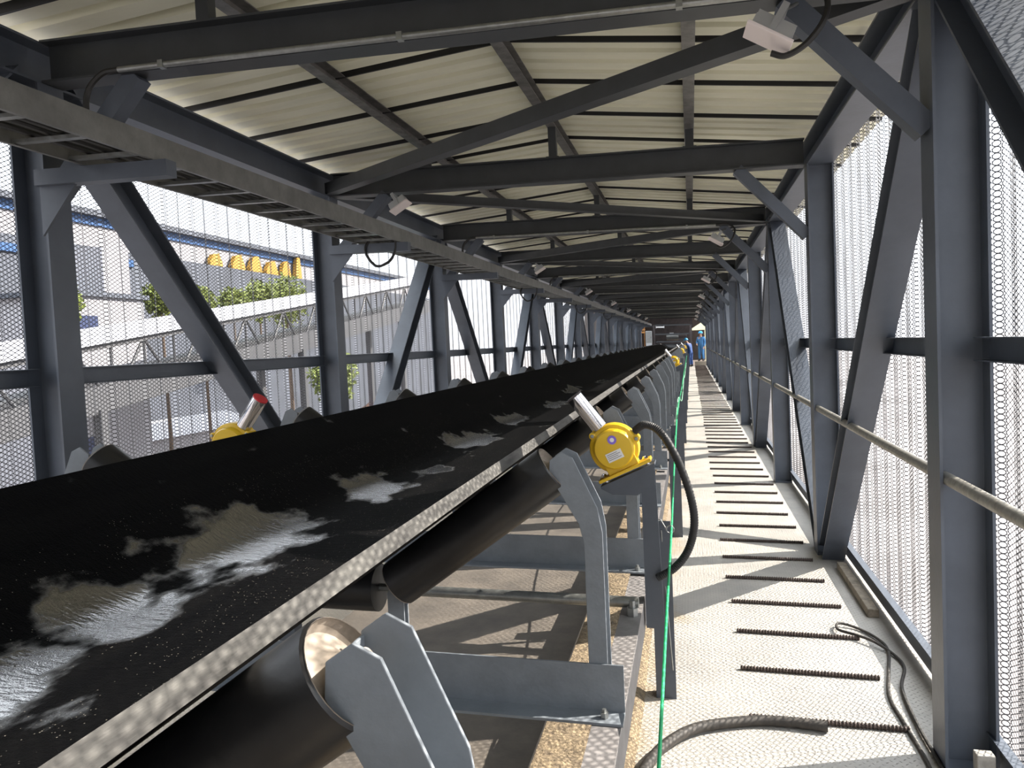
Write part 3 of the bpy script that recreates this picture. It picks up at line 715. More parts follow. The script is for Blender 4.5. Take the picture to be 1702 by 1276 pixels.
# ------------------------------------------------------------------ pull-cord safety switches
def switch(s):
    m = lambda x: CX + s * (x - CX)
    y = 2.90
    r = empty('safety_switch', (m(-0.16), y, 0.55))
    b = MB(); b.slab([(m(-.198), .52), (m(-.198), 1.10), (m(-.145), 1.125), (m(-.130), .52)], y - .003, y + .003); b.slab([(m(-.198), .52), (m(-.198), 1.09), (m(-.190), 1.09), (m(-.190), .52)], y + .003, y + .06)
    b.build('stand', 'steel', r)
    t0 = Vector((m(-.345), 0, 1.058)); t1 = Vector((m(-.145), 0, 1.150)); d = (t1 - t0).normalized(); nn = Vector((-d.z * 1, 0, d.x)) if s > 0 else Vector((d.z, 0, -d.x))
    b = MB(); b.prism([(-.045, 0), (.05, 0), (.05, -.006), (-.045, -.006)], t0 + Vector((0, y, 0)), t1 + Vector((0, y, 0)), (0, 1, 0), nn)
    b.slab([(m(-.345), 1.052), (m(-.145), 1.145), (m(-.145), 1.07), (m(-.21), 1.03), (m(-.30), 1.03)], y - .045, y - .040)
    b.build('mounting_plate', 'steel', r)
    c = Vector((m(-.290), y - .01, 1.200)); R_ = 0.086
    b = MB(); b.lathe(c + Vector((0, .045, 0)), (0, -1, 0), [(R_ + .006, 0), (R_ + .006, .060), (R_ + .003, .066), (R_ - .010, .070), (R_ - .012, .088), (R_ - .018, .094), (.0001, .096)], 40)
    # foot
    for q in (0.0,):
        f0 = c - nn * 0.083; b.prism([(-.045, -.012), (.04, -.012), (.04, .0), (-.045, .0)], f0 - d * .105, f0 + d * .105, (0, 1, 0), nn)
        b.prism([(-.035, 0), (.03, 0), (.03, .05), (-.035, .05)], f0 - d * .06, f0 + d * .06, (0, 1, 0), nn)
    bd = b.build('housing', 'yellow', r, smooth=True, bevel=0.002)
    for a_ in (25, 150, 265):
        p = c + Vector((math.cos(math.radians(a_)) * s, 0, math.sin(math.radians(a_)))) * (R_ + .005)
        b = MB(); b.lathe(p + Vector((0, .03, 0)), (0, -1, 0), [(.013, 0), (.013, .052), (.009, .055)], 14); lug = b.build('lug', 'yellow', bd, smooth=True)
        b = MB(); b.lathe(p + Vector((0, -.025, 0)), (0, -1, 0), [(.007, 0), (.007, .006), (.004, .007)], 8); b.build('screw', 'galv', bd)
    for dd in (-.085, .085):
        b = MB(); b.cyl(f0 + d * dd + nn * .012, f0 + d * dd - nn * .05, .006, 8); b.cyl(f0 + d * dd + nn * .001, f0 + d * dd + nn * .009, .012, 6); b.cyl(f0 + d * dd - nn * .03, f0 + d * dd - nn * .02, .012, 6); b.build('clamp_bolt', 'chrome', r, smooth=True)
    # arm tube
    a0 = c + Vector((-.045 * s, .0, .065)); a1 = Vector((m(-.432), y - .02, 1.392)); dr = (a1 - a0).normalized()
    b = MB(); b.lathe(a0, dr, [(.012, -.02), (.012, .012), (.0295, .012), (.0305, .016), (.0305, (a1 - a0).length)], 24); arm = b.build('arm_roller', 'chrome', r, smooth=True)
    b = MB(); b.lathe(a1, dr, [(.0312, -.002), (.0312, .004), (.026, .006)], 24); b.build('end_cap', 'red' if s < 0 else 'dark', arm, smooth=True)
    # label plate and round sticker on the face that looks back down the belt
    yf = c.y + .045 - .0965
    if s > 0:
        def q(u0, u1, v0, v1, yy, ang, cc, mi=0, mb=None):
            ca, sa = math.cos(ang), math.sin(ang); pts = [(cc[0] + u * ca - v * sa, cc[1] + u * sa + v * ca) for u, v in ((u0, v0), (u1, v0), (u1, v1), (u0, v1))]
            mb.slab(pts, yy, yy + .0006, mi)
        ang = math.radians(25); cc = (c.x + .004, c.z - .022)
        b = MB(); q(-.031, .031, -.017, .017, yf - .0006, ang, cc, 0, b)
        for k in range(4):
            q(-.027, .014 + .010 * ((k * 7) % 2), .0095 - .0065 * k, .0115 - .0065 * k, yf - .0011, ang, cc, 1, b)
        b.build('label_plate', ['white', 'print'], bd)
        b = MB(); b.lathe((c.x - .004, yf + .0002, c.z + .036), (0, -1, 0), [(.0165, 0), (.0165, .0007)], 20, 0)
        b.lathe((c.x - .004, yf - .0004, c.z + .036), (0, -1, 0), [(.008, 0), (.008, .0005)], 16, 1)
        b.build('round_sticker', ['purple', 'white'], bd)
    return r
sw = switch(1); tag(sw, 'yellow round pull-cord safety switch with polished roller arm, nearest on the walkway side', 'safety switch', 'safety switches')
swl = switch(-1); tag(swl, 'yellow pull-cord safety switch with red tipped arm, beyond the left edge of the belt', 'safety switch', 'safety switches')
for i, (y, lb) in enumerate(((13.4, 'second'), (24.2, 'third'), (35.5, 'fourth'))):
    dup(sw, (0, y - 2.9, rise(y) - rise(2.9)), 'small yellow pull-cord safety switch far along the walkway side, %s from the camera' % lb)

# ribbed hose from the switch
hp = bez([(-.215, 2.9, 1.262), (-.175, 2.88, 1.288), (-.12, 2.87, 1.262), (-.065, 2.86, 1.170), (-.022, 2.86, 1.04), (-.010, 2.86, .93), (-.035, 2.87, .83), (-.085, 2.88, .76), (-.150, 2.89, .715)], 22)
b = MB(); b.tube(hp, [0.0135 + (0.0018 if k % 2 else 0) for k in range(len(hp))], 12)
tag(b.build('ribbed_hose', 'rubber', smooth=True), 'black ribbed cable hose curving out from the nearest yellow switch over the walkway', 'hose')

# ------------------------------------------------------------------ green pull rope and its bits
def rope(pts, r, m, label, group, name='pull_rope', cat='rope'):
    b = MB(); b.tube(bez(pts, 8), r, 8); return tag(b.build(name, m, smooth=True), label, cat, group)
rope([(-.10, 1.2, .60), (-.10, 1.68, .663), (-.10, 2.37, .764), (-.105, 3.2, .80), (-.11, 4.5, .95), (-.115, 6.1, 1.06), (-.12, 9.2, 1.04), (-.125, 13.3, 1.06), (-.13, 24, 1.1)], .0045, 'green', 'thin bright green rope strung along the edge of the walkway', 'ropes by the conveyor')
rope([(-.150, 6.3, .80), (-.145, 8.0, 1.0), (-.14, 10.5, .80), (-.13, 13.2, .98), (-.14, 15.5, .86), (-.13, 20, 1.0)], .006, 'palegreen', 'faded green rope sagging between the far conveyor legs', 'ropes by the conveyor')
rope([(-.155, 3.44, .76), (-.150, 3.46, .60), (-.14, 3.43, .40), (-.125, 3.40, .15)], .003, 'galv', 'thin pale wire hanging down the nearest conveyor leg', 'ropes by the conveyor', 'tie_wire', 'wire')
b = MB(); b.tube([Vector((-.112 + .016 * math.cos(t * .5), 3.3 , .80 + .016 * math.sin(t * .5))) for t in range(13)], .0025, 6); b.tube([(-.195, 3.3, .84), (-.15, 3.3, .84), (-.128, 3.3, .80)], .003, 6)
tag(b.build('rope_ring', 'galv', smooth=True), 'small wire hook and ring holding the green rope', 'ring')
for i, (x, y, h) in enumerate(((-.155, 6.42, .90), (-.165, 14.2, 1.26), (-.16, 17.6, .98), (-.16, 22.0, 1.0), (-.16, 30.0, 1.0))):
    b = MB(); b.box(x - .028, x + .028, y - .004, y + .004, .0, h); b.box(x - .028, x - .02, y, y + .05, .0, h); b.box(x - .04, x + .04, y - .03, y + .05, 0.001, .010)
    tag(b.build('rope_post', 'steel'), 'dark angle iron rope post on the walkway edge, %s from the camera' % ordw(i + 1), 'post', 'rope posts')

# ------------------------------------------------------------------ loose things on the walkway
b = MB(); b.tube(bez([(-.26, 2.35, .03), (-.245, 2.60, .03), (-.21, 2.82, .03), (-.14, 3.00, .03), (-.02, 3.15, .028), (.18, 3.25, .024), (.33, 3.27, .024), (.485, 3.255, .024)]), .021, 14)
tag(b.build('heavy_cable', 'dustcable', smooth=True), 'thick dusty black cable curving over the checker plate at the front', 'cable')
pts1 = [(.62, 2.0, .008), (.74, 2.55, .008), (.80, 3.0, .008), (.80, 3.35, .008), (.80, 3.62, .008), (.86, 3.9, .010), (.915, 4.15, .012), (.90, 4.3, .012), (.83, 4.45, .010), (.74, 4.48, .022), (.72, 4.38, .022), (.80, 4.30, .026), (.87, 4.22, .024), (.93, 4.10, .012), (.94, 3.95, .010), (.87, 3.70, .012), (.845, 3.35, .012), (.84, 3.0, .012), (.80, 2.55, .010), (.70, 2.0, .010)]
b = MB(); b.tube(bez(pts1, 10), .0075, 8)
tag(b.build('bent_wire', 'dustcable', smooth=True), 'looped rusty brown wire lying on the walkway against the right wall', 'wire')
b = MB(); b.box(.925, .985, 4.66, 5.62, .001, .05)
tag(b.build('timber_batten', 'wood', bevel=.004), 'short grey timber batten on the floor at the foot of the right wall', 'batten')
b = MB(); b.box(.925, .985, 2.93, 2.975, .022, .125)
tag(b.build('stone_offcut', 'tag', bevel=.004), 'small pale block standing in the foot of the nearest right column', 'block')

# ------------------------------------------------------------------ transfer house at the far end
YH = 48.6
def hs(name, m, x0, x1, y0, y1, z0, z1):
    b = MB(False); b.box(x0, x1, y0, y1, z0, z1); return tag(b.build(name, m), kind='structure')
hs('wall_back', 'housewall', -6, 4, 62, 62.3, -3, 7); hs('wall_side', 'housewall', -6.3, -6, YH - 1, 62, -3, 7)
hs('wall_side', 'housewall', 3.2, 3.5, YH, 62, -3, 1.0); hs('ceiling', 'housewall', -6.3, 3.5, YH + .6, 62.3, 4.2, 4.4)  # right side wall stops low, an opening added so sunlight enters
hs('floor', 'housewall', -6.3, 3.5, YH + .02, 62.3, -.3, -.02); hs('wall_front', 'housewall', -6.3, -3.3, YH - .2, YH, -3, 7); hs('wall_front', 'housewall', 1.35, 3.5, YH - .2, YH, -3, 3.4)
hs('wall_front', 'housewall', -3.3, 1.35, YH + .2, YH + .4, 3.45, 7)
# head chute and its frame
hc = empty('head_chute', (-1.2, 51, 0)); tag(hc, 'dark head chute and pulley frame where the belt ends', 'chute')
b = MB(); b.box(-2.6, .15, 52.3, 54.2, 1.75, 3.4); b.prism([(0, 0), (2.75, 0), (2.2, -1.6), (.6, -1.6)], (-2.6, 52.3, 1.75), (-2.6, 54.2, 1.75), (1, 0, 0), (0, 0, 1)); b.build('chute_body', 'dark', hc)
b = MB(); b.cyl((-1.75, 50.2, 1.05), (-.4, 50.2, 1.05), .28, 28); b.build('head_pulley', 'rubber', hc, smooth=True)
for xx in (-2.25, .02):
    b = MB(); b.box(xx - .06, xx + .06, 50.1, 50.2, 0, 2.5); b.build('frame_post', 'dark', hc)
for z_ in (1.45, 1.93, 2.5):
    b = MB(); b.box(-2.2, -.02, 50.1, 50.2, z_ - .04, z_ + .04); b.build('frame_rail', 'steel2', hc)
dm = empty('drive_motor', (-.9, 50.6, 1.5)); tag(dm, 'grey finned drive motor on the frame above the head pulley', 'motor')
b = MB(); b.cyl((-1.5, 50.6, 1.73), (-.75, 50.6, 1.73), .19, 24)
for k in range(12): b.lathe((-1.45 + .055 * k, 50.6, 1.73), (1, 0, 0), [(.21, 0), (.21, .015)], 20)
b.build('motor_body', 'galv', dm, smooth=True)
b = MB(); b.box(-.74, -.25, 50.42, 50.78, 1.5, 1.95); b.build('gearbox', 'dark', dm, bevel=.02)
b = MB(); b.box(-1.3, -1.05, 50.5, 50.7, 1.9, 2.02); b.build('terminal_box', 'alu', dm)
cbx = empty('control_cabinet', (-2.9, 50.0, 1.3)); tag(cbx, 'grey upright control cabinet left of the drive motor', 'cabinet')
b = MB(); b.box(-2.75, -2.37, 49.6, 49.85, -.09, 2.15); b.build('cabinet_body', 'alu', cbx); b = MB(); b.box(-2.73, -2.39, 49.585, 49.599, 1.40, 2.12); dr_ = b.build('door', 'galv', cbx); b = MB(); b.box(-2.44, -2.42, 49.57, 49.585, 1.7, 1.8); b.build('handle', 'dark', dr_)
b = MB(); b.box(-2.1, -1.62, 50.0, 50.06, 2.34, 2.42); b.box(-2.12, -2.10, 50.0, 50.08, 2.3, 2.46); b.box(-1.62, -1.60, 50.0, 50.08, 2.3, 2.46)
tag(b.build('lamp_fitting', 'white'), 'white strip fitting above the dark machinery', 'lamp fitting')
b = MB(); 
for k in range(3): b.box(-3.25, -2.8, 50.0, 50.05, 2.02 + .17 * k, 2.13 + .17 * k)
for q in (-3.2, -2.87): b.box(q, q + .04, 50.05, 50.09, -.08, 2.5)
tag(b.build('lit_window_board', 'orange'), 'small orange slatted board standing in for a lit window at the far left', 'board')  # orange colour stands in for the glow of a lit window
b = MB(False); b.prism([(0, 0), (.8, 0), (.8, .42), (.55, .45), (0, .12)], (.10, 49.2, 2.12), (.10, 49.35, 2.12), (1, 0, 0), (0, 0, 1)); b.box(.84, .9, 49.24, 49.30, -.02, 2.2); b.box(.84, .9, 49.24, 49.30, 2.2, 4.2)
tag(b.build('lit_opening_sheet', 'cream'), 'cream sheet standing in for a bright lit opening above the two workers', 'sheet')  # pale cream carries the brightness of a lit roof opening
b = MB(); b.box(.20, .90, 47.9, 48.55, .001, .24); tag(b.build('wooden_step', 'wood'), 'low timber step at the end of the walkway', 'step')

# ------------------------------------------------------------------ the two workers
def person(loc, pose, h=1.72, lab='', jacket='overall', helmet='helmet', face=math.pi):
    sc = h / 1.72
    root = bpy.data.objects.new('person', None); COL.objects.link(root); root.location = (loc[0], loc[1], loc[2] + K * loc[0]); root.rotation_euler.z = face; root.scale = (sc, sc, sc)
    tag(root, lab, 'person', 'workers')
    def skin(name, verts, edges, rad, m, sub=2, par=root):
        me = bpy.data.meshes.new(name); me.from_pydata(verts, edges, []); me.materials.append(M[m])
        o = bpy.data.objects.new(name, me); COL.objects.link(o); o.parent = par
        md = o.modifiers.new('skin', 'SKIN'); md.use_smooth_shade = True
        for i, v in enumerate(me.skin_vertices[0].data): v.radius = rad[i]; v.use_root = (i == 0)
        sb = o.modifiers.new('sub', 'SUBSURF'); sb.levels = sub; sb.render_levels = sub
        return o
    J = pose
    order = ['pelvis', 'waist', 'chest', 'neck', 'jaw', 'crown', 'shL', 'elL', 'wrL', 'shR', 'elR', 'wrR', 'hipL', 'knL', 'anL', 'toL', 'hipR', 'knR', 'anR', 'toR']
    V = [J[k] for k in order]; ix = {k: i for i, k in enumerate(order)}
    E_ = [('pelvis', 'waist'), ('waist', 'chest'), ('chest', 'neck'), ('neck', 'jaw'), ('jaw', 'crown'), ('chest', 'shL'), ('shL', 'elL'), ('elL', 'wrL'), ('chest', 'shR'), ('shR', 'elR'), ('elR', 'wrR'),
          ('pelvis', 'hipL'), ('hipL', 'knL'), ('knL', 'anL'), ('anL', 'toL'), ('pelvis', 'hipR'), ('hipR', 'knR'), ('knR', 'anR'), ('anR', 'toR')]
    E2 = [(ix[a], ix[b_]) for a, b_ in E_]
    R1 = dict(pelvis=(.14, .10), waist=(.13, .09), chest=(.15, .10), neck=(.055, .06), jaw=(.07, .085), crown=(.075, .09), shL=(.06, .06), elL=(.042, .042), wrL=(.03, .03), shR=(.06, .06), elR=(.042, .042), wrR=(.03, .03),
              hipL=(.085, .09), knL=(.058, .06), anL=(.04, .045), toL=(.04, .03), hipR=(.085, .09), knR=(.058, .06), anR=(.04, .045), toR=(.04, .03))
    body = skin('body', V, E2, [R1[k] for k in order], 'skin')
    # fingers and thumbs on each wrist, one chain each
    for w_, e_ in (('wrL', 'elL'), ('wrR', 'elR')):
        a = Vector(J[w_]); d = (a - Vector(J[e_])).normalized(); sd_ = d.orthogonal().normalized(); fv = [tuple(a), tuple(a + d * .08)]; fe = [(0, 1)]; fr = [(.03, .018), (.035, .016)]
        for k in range(4):
            q = a + d * .085 + sd_ * (.022 * (k - 1.5)); ln = (.06, .075, .07, .055)[k]; n0 = len(fv)
            fv += [tuple(q), tuple(q + d * ln * .5), tuple(q + d * ln + Vector((0, 0, -.012)))]; fe += [(1, n0), (n0, n0 + 1), (n0 + 1, n0 + 2)]; fr += [(.009, .009), (.0085, .0085), (.007, .007)]
        n0 = len(fv); q = a + d * .03 + sd_ * .035; fv += [tuple(q), tuple(q + d * .045 + sd_ * .02)]; fe += [(0, n0), (n0, n0 + 1)]; fr += [(.011, .011), (.009, .009)]
        skin('hand', fv, fe, fr, 'skin', 1)
    # overalls: a slightly fuller second surface from neck to cuffs and ankles
    ov = ['pelvis', 'waist', 'chest', 'col', 'shL', 'elL', 'cuL', 'shR', 'elR', 'cuR', 'hipL', 'knL', 'heL', 'hipR', 'knR', 'heR']
    JJ = dict(J); lerp = lambda a, b_, t: tuple(Vector(J[a]).lerp(Vector(J[b_]), t))
    JJ['col'] = lerp('chest', 'neck', .55); JJ['cuL'] = lerp('elL', 'wrL', .93); JJ['cuR'] = lerp('elR', 'wrR', .93); JJ['heL'] = lerp('knL', 'anL', .93); JJ['heR'] = lerp('knR', 'anR', .93)
    R2 = dict(pelvis=(.175, .125), waist=(.165, .12), chest=(.185, .13), col=(.08, .08), shL=(.085, .085), elL=(.065, .065), cuL=(.052, .052), shR=(.085, .085), elR=(.065, .065), cuR=(.052, .052), hipL=(.11, .115), knL=(.085, .085), heL=(.072, .075), hipR=(.11, .115), knR=(.085, .085), heR=(.072, .075))
    i2 = {k: i for i, k in enumerate(ov)}
    EE = [('pelvis', 'waist'), ('waist', 'chest'), ('chest', 'col'), ('chest', 'shL'), ('shL', 'elL'), ('elL', 'cuL'), ('chest', 'shR'), ('shR', 'elR'), ('elR', 'cuR'), ('pelvis', 'hipL'), ('hipL', 'knL'), ('knL', 'heL'), ('pelvis', 'hipR'), ('hipR', 'knR'), ('knR', 'heR')]
    skin('overalls', [JJ[k] for k in ov], [(i2[a], i2[b_]) for a, b_ in EE], [R2[k] for k in ov], jacket)
    for a_, t_ in (('anL', 'toL'), ('anR', 'toR')):
        A, T = Vector(J[a_]), Vector(J[t_]); hv = A + (A - T) * .25; hv.z = T.z
        skin('boot', [tuple(A + Vector((0, 0, .06))), tuple(A + Vector((0, 0, -.02))), tuple(T), tuple(hv)], [(0, 1), (1, 2), (1, 3)], [(.062, .062), (.058, .06), (.05, .04), (.045, .045)], 'boot', 2)
    # helmet: dome with brim, and a nose
    cpos = Vector(J['crown']); jp = Vector(J['jaw']); upv = (cpos - jp).normalized()
    b = MB(False); b.lathe(cpos - upv * .015, upv, [(.150, -.004), (.152, .004), (.125, .010), (.122, .05), (.105, .095), (.07, .125), (.0001, .138)], 24)
    me_o = b.build('helmet', helmet, None, origin=(0, 0, 0), smooth=True); me_o.parent = root
    fw = Vector((0, 1, 0)); p = jp.lerp(cpos, .45) + fw * .10
    b = MB(False); b.lathe(p, fw, [(.018, -.03), (.014, 0), (.006, .018)], 8); n_ = b.build('nose', 'skin', None, origin=(0, 0, 0), smooth=True); n_.parent = root
    for q in (-.032, .032):
        b = MB(False); b.lathe(p + Vector((q, -.012, .03)), fw, [(.010, -.01), (.009, 0), (.004, .004)], 8); n_ = b.build('eye', 'boot', None, origin=(0, 0, 0)); n_.parent = root
    b = MB(False); b.box(p.x - .028, p.x + .028, p.y - .02, p.y - .004, p.z - .05, p.z - .042); n_ = b.build('mouth', 'red', None, origin=(0, 0, 0)); n_.parent = root
    return root
bend = dict(pelvis=(0, -.03, .92), waist=(0, .02, 1.07), chest=(0, .12, 1.28), neck=(0, .20, 1.43), jaw=(0, .26, 1.49), crown=(0, .28, 1.60),
            shL=(-.19, .12, 1.34), elL=(-.26, .22, 1.10), wrL=(-.20, .42, 1.02), shR=(.19, .12, 1.34), elR=(.27, .20, 1.10), wrR=(.24, .40, .98),
            hipL=(-.10, -.02, .88), knL=(-.13, .03, .48), anL=(-.15, -.03, .09), toL=(-.17, .12, .04), hipR=(.10, -.02, .88), knR=(.14, .05, .48), anR=(.16, .0, .09), toR=(.19, .15, .04))
p1 = person((-.04, 45.6, 0), bend, 1.66, 'person in dark blue overalls and blue helmet leaning towards the belt end', 'overall', face=math.radians(60))
b = MB(False); b.box(-.13, .13, -.07, .07, -.17, .17); bag = b.build('shoulder_bag', 'fabblack', None, origin=(0, 0, 0), bevel=.03); bag.location = (-.34, 45.45, 1.10)
tag(bag, 'black shoulder bag against the person in dark blue overalls', 'bag')
stand = dict(pelvis=(0, 0, .93), waist=(0, .01, 1.09), chest=(0, .01, 1.32), neck=(0, .01, 1.48), jaw=(0, .04, 1.55), crown=(0, .03, 1.66),
             shL=(-.19, 0, 1.38), elL=(-.25, -.02, 1.10), wrL=(-.24, .10, .86), shR=(.19, 0, 1.38), elR=(.26, .02, 1.11), wrR=(.16, .20, 1.02),
             hipL=(-.10, 0, .89), knL=(-.11, .03, .48), anL=(-.12, -.02, .09), toL=(-.14, .12, .04), hipR=(.10, 0, .89), knR=(.11, .03, .48), anR=(.13, 0, .09), toR=(.16, .14, .04))
person((.60, 48.2, .24), stand, 1.76, 'person in light blue jacket and helmet standing on the step by the right wall', 'overall2', face=math.radians(150))

# ------------------------------------------------------------------ outside, left of the gallery
hl = empty('grey_hall', (-62, 70, -7)); tag(hl, 'long grey industrial hall with blue bands far beyond the left wall', 'building')
def part(name, m, par, x0, x1, y0, y1, z0, z1):
    b = MB(False); b.box(x0, x1, y0, y1, z0, z1); return b.build(name, m, par)
part('hall_wall', 'gbuild', hl, -80, -48, 20, 150, -7, 11.5); part('upper_wall', 'wbuild', hl, -80, -49, 20, 150, 11.5, 14.2)
part('blue_band', 'blue', hl, -48, -47.8, 20, 60, 10.2, 10.8); part('blue_band', 'blue', hl, -49, -48.8, 20, 150, 13.5, 14.2)
part('roof', 'gbuild', hl, -81, -48.2, 19, 151, 14.2, 14.7)
wb = empty('white_building', (-33, 35.5, -7)); tag(wb, 'tall white block building with a dark window strip, nearest outside on the left', 'building')
part('walls', 'wbuild', wb, -35.5, -30, 32.6, 38.2, -7, 5.2); part('stair_tower', 'wbuild', wb, -34.5, -30.6, 36.0, 38.0, 5.2, 8.0)
for z_ in (-3.0, 0.0, 3.2): part('window', 'navy', wb, -30.0, -29.94, 33.3, 34.6, z_, z_ + 1.0)
part('flat_roof', 'gbuild', wb, -35.8, -29.8, 32.3, 38.5, 5.2, 5.45)
for i, (y, w_, h_) in enumerate(((72, 2.2, 1.0), (76, 2.5, 1.3), (79.5, 2.5, 1.5), (83, 2.6, 1.3), (86.5, 2.2, 1.6), (90, 1.5, 2.6))):
    x0 = -48.7; b = MB(False)
    b.box(x0, x0 + .5, y, y + w_, 11.5, 11.9); b.prism([(0, 0), (w_, 0), (w_ * .75, h_), (w_ * .3, h_ * .8)], (x0, y, 11.9), (x0 + .5, y, 11.9), (0, 1, 0), (0, 0, 1))
    tag(b.build('roof_hopper', 'hopper'), 'yellow hopper on the ledge of the grey hall, %s from the left' % ordw(i + 1), 'hopper', 'yellow hoppers')
# inclined gallery outside
gl = empty('inclined_gallery', (-24, 45, 0)); tag(gl, 'grey lattice conveyor gallery rising to the right outside the left wall', 'conveyor gallery')
def pt(u, z): return (-24, 20 + 50 * u, -1.2 + 6.6 * u + z)
for z_ in (0, 2.6):
    for dx in (0, -3):
        b = MB(False); b.prism([(-.12, -.12), (.12, -.12), (.12, .12), (-.12, .12)], (-24 + dx, pt(0, z_)[1], pt(0, z_)[2]), (-24 + dx, pt(1, z_)[1], pt(1, z_)[2]), (1, 0, 0), (0, 0, 1)); b.build('chord', 'truss', gl)
b = MB(False); 
for k in range(24):
    a_, c_ = pt(k / 24, 0), pt((k + 1) / 24, 2.6); d_, e_ = pt(k / 24, 2.6), pt((k + 1) / 24, 0)
    b.tube([a_, c_] if k % 2 == 0 else [d_, e_], .07, 6); b.tube([a_, d_], .06, 6)
b.build('lattice', 'truss', gl)
b = MB(False); b.prism([(-3.3, 2.72), (.3, 2.72), (-1.5, 3.3)], pt(0, 0), pt(1, 0), (1, 0, 0), (0, 0, 1)); b.build('roof', 'wbuild', gl)
b = MB(False); b.prism([(-3.1, -.15), (.1, -.15), (.1, 1.0), (-3.1, 1.0)], pt(0, 0), pt(1, 0), (1, 0, 0), (0, 0, 1)); b.build('side_sheet', 'truss', gl)
for u in (.15, .5, .85):
    q = pt(u, 0); b = MB(False); b.box(-24.2, -23.8, q[1] - .2, q[1] + .2, -7, q[2]); b.box(-27.2, -26.8, q[1] - .2, q[1] + .2, -7, q[2]); b.build('trestle', 'truss', gl)
# trees
import bmesh
def tree(x, y, h_, r_, i):
    root = empty('tree', (x, y, -7)); root.location.z = -7; ORG[root.name] = np.array([x, y, -7.0])
    rr = random.Random(i); b = MB(False); b.tube([(x, y, -7), (x + .1, y, -3), (x, y, h_ - r_)], [.14, .11, .07], 8); b.build('trunk', 'bark', root)
    b = MB(False)
    for k in range(1500):
        v = Vector((rr.gauss(0, 1), rr.gauss(0, 1), rr.gauss(0, 1))).normalized() * r_ * rr.uniform(.55, 1.0) * (1 + .25 * math.sin(3 * k)); v.z *= 1.15
        c_ = Vector((x, y, h_ - r_)) + v; a_ = Vector((rr.uniform(-1, 1), rr.uniform(-1, 1), rr.uniform(-1, 1))).normalized() * rr.uniform(.10, .20); e_ = a_.orthogonal().normalized() * a_.length * .6
        b.add([c_ - a_, c_ + e_, c_ + a_, c_ - e_], [(0, 1, 2, 3)])
    b.build('crown', 'leaf', root); return root
for i, (x, y, h_, r_) in enumerate(((-31, 41.0, 6.4, .9), (-31, 45.0, 6.2, .8), (-31, 48.6, 6.4, .9), (-31, 52, 7.1, 1.2), (-31, 56, 7.6, 1.6), (-20, 41, 1.6, 1.2), (-29, 31.3, 5.4, .8), (-40, 72, 9, 1.8))):
    tag(tree(x, y, h_, r_, i), 'yellow green leafy tree outside the left wall, %s' % (['just right of the white building', 'second right of the white building', 'third right of the white building', 'tall and left of the tallest one', 'tallest, before the second column', 'low one under the inclined gallery', 'small one left of the white building', 'far one seen past the second column'][i]), 'tree', 'trees outside')
# yard clutter
def yard(name, m, label, cat, x0, x1, y0, y1, z0, z1, bev=.05):
    b = MB(False); b.box(x0, x1, y0, y1, z0, z1)
    if name == 'shipping_container':
        for k in range(14): b.box(x1, x1 + .04, y0 + .2 + k * (y1 - y0) / 14.2, y0 + .35 + k * (y1 - y0) / 14.2, z0 + .1, z1 - .1)
    if name == 'site_shed':
        b.prism([(-.2, 0), (x1 - x0 + .2, 0), ((x1 - x0) / 2, .9)], (x0, y0 - .2, z1), (x0, y1 + .2, z1), (1, 0, 0), (0, 0, 1)); b.box(x1, x1 + .05, (y0 + y1) / 2 - .5, (y0 + y1) / 2 + .5, z0, z0 + 2.1)
    if name == 'yard_machine':
        b.box(x0 + .3, x1 - .3, y0 + .3, y0 + 1.4, z1, z1 + 1.1); b.tube([(x1, y1, z1), (x1, y1 + 1.8, z1 + 1.6), (x1, y1 + 3, z0 + .6)], .16, 6)
        for q in (y0 + .4, y1 - .4): b.cyl((x0 - .15, q, z0 + .1), (x1 + .15, q, z0 + .1), .5, 16)
    return tag(b.build(name, m), label, cat)
yard('shipping_container', 'navy', 'dark blue ribbed container in the yard, beyond the red tipped switch', 'container', -22, -19.5, 24.5, 31, -7, -3.6)
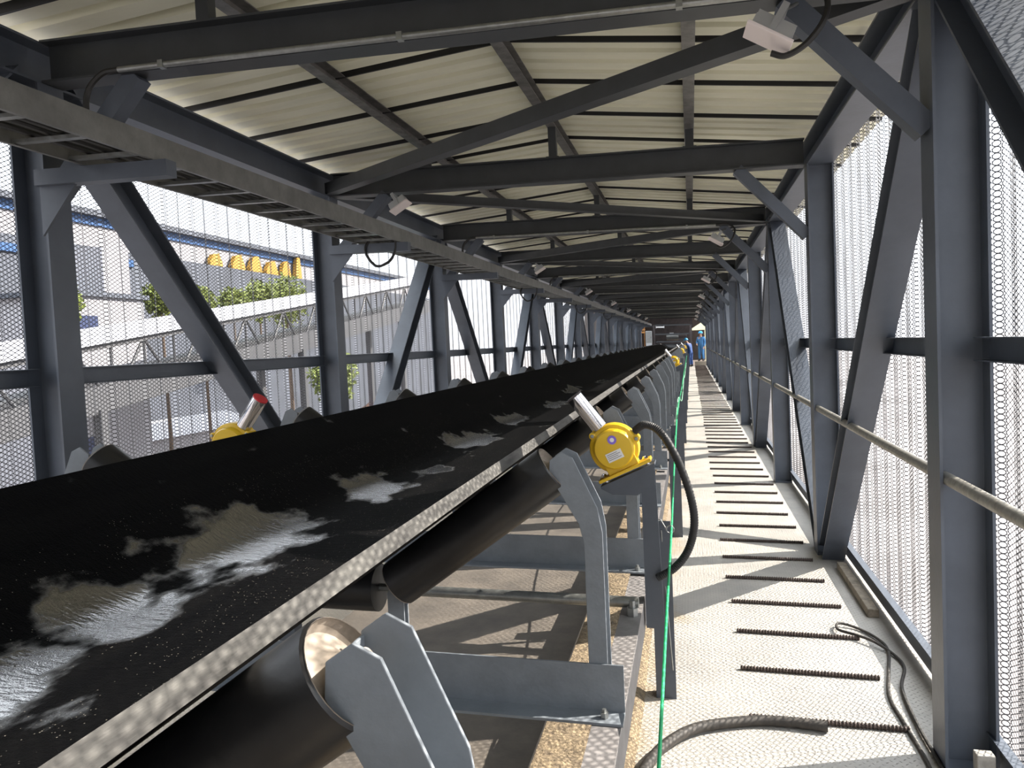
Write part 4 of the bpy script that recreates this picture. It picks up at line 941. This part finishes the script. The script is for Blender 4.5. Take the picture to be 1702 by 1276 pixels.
yard('shipping_container', 'blue', 'bright blue ribbed container in the yard, left of the second left column', 'container', -20.4, -18.2, 45, 50, -7, -4.6)
yard('site_shed', 'wbuild', 'white gable shed in the yard before the grey hall', 'shed', -42, -35, 42, 58, -7, -3.5)
yard('site_shed', 'gbuild', 'grey gable shed in the yard close under the left wall', 'shed', -16, -11, 14, 21, -7, -4.2)
yard('yard_machine', 'teal', 'green loader in the yard seen just left of the second left column', 'loader', -17, -15, 37, 40, -6.6, -5.2)
yard('yard_machine', 'red', 'red loader in the yard seen just right of the second left column', 'loader', -30, -27.5, 60, 64, -6.6, -4.4)
rr = random.Random(11)
for i, (x, y, r_, h_) in enumerate(((-15, 42, 2.2, 1.6), (-36, 68, 3.5, 2.6), (-15.5, 54, 2.2, 1.6), (-38, 90, 5, 3.5))):
    b = MB(False); vs = [(x, y, -7 + h_)]; fs = []
    for q in range(1, 5):
        for k in range(20): a_ = k * math.pi / 10; rad = r_ * q / 4 * rr.uniform(.9, 1.1); vs.append((x + rad * math.cos(a_), y + rad * math.sin(a_), -7 + h_ * (1 - q / 4) ** 1.2 + (rr.uniform(0, .15) if q < 4 else -.05)))
    fs += [(0, 1 + k, 1 + (k + 1) % 20) for k in range(20)]
    for q in range(3): fs += [(1 + q * 20 + k, 21 + q * 20 + k, 21 + q * 20 + (k + 1) % 20, 1 + q * 20 + (k + 1) % 20) for k in range(20)]
    b.add(vs, fs)
    tag(b.build('soil_heap', 'brown', smooth=True), 'reddish brown soil heap in the yard outside the left wall, %s nearest' % ordw(i + 1), 'soil heap', 'soil heaps')
# distant hills
b = MB(False); vs = []; nh = 60
for k in range(nh + 1):
    y = -200 + 1000 * k / nh; z = 26 + 14 * math.sin(k * .31) + 7 * math.sin(k * .9 + 1)
    vs += [(-300, y, -7.2), (-340, y, z), (-420, y, z * .8), (-460, y, -7.2)]
fs = [(4 * k + j, 4 * k + j + 1, 4 * k + 5 + j, 4 * k + 4 + j) for k in range(nh) for j in range(3)]
b.add(vs, fs); tag(b.build('hills', 'hill', smooth=True), kind='structure')
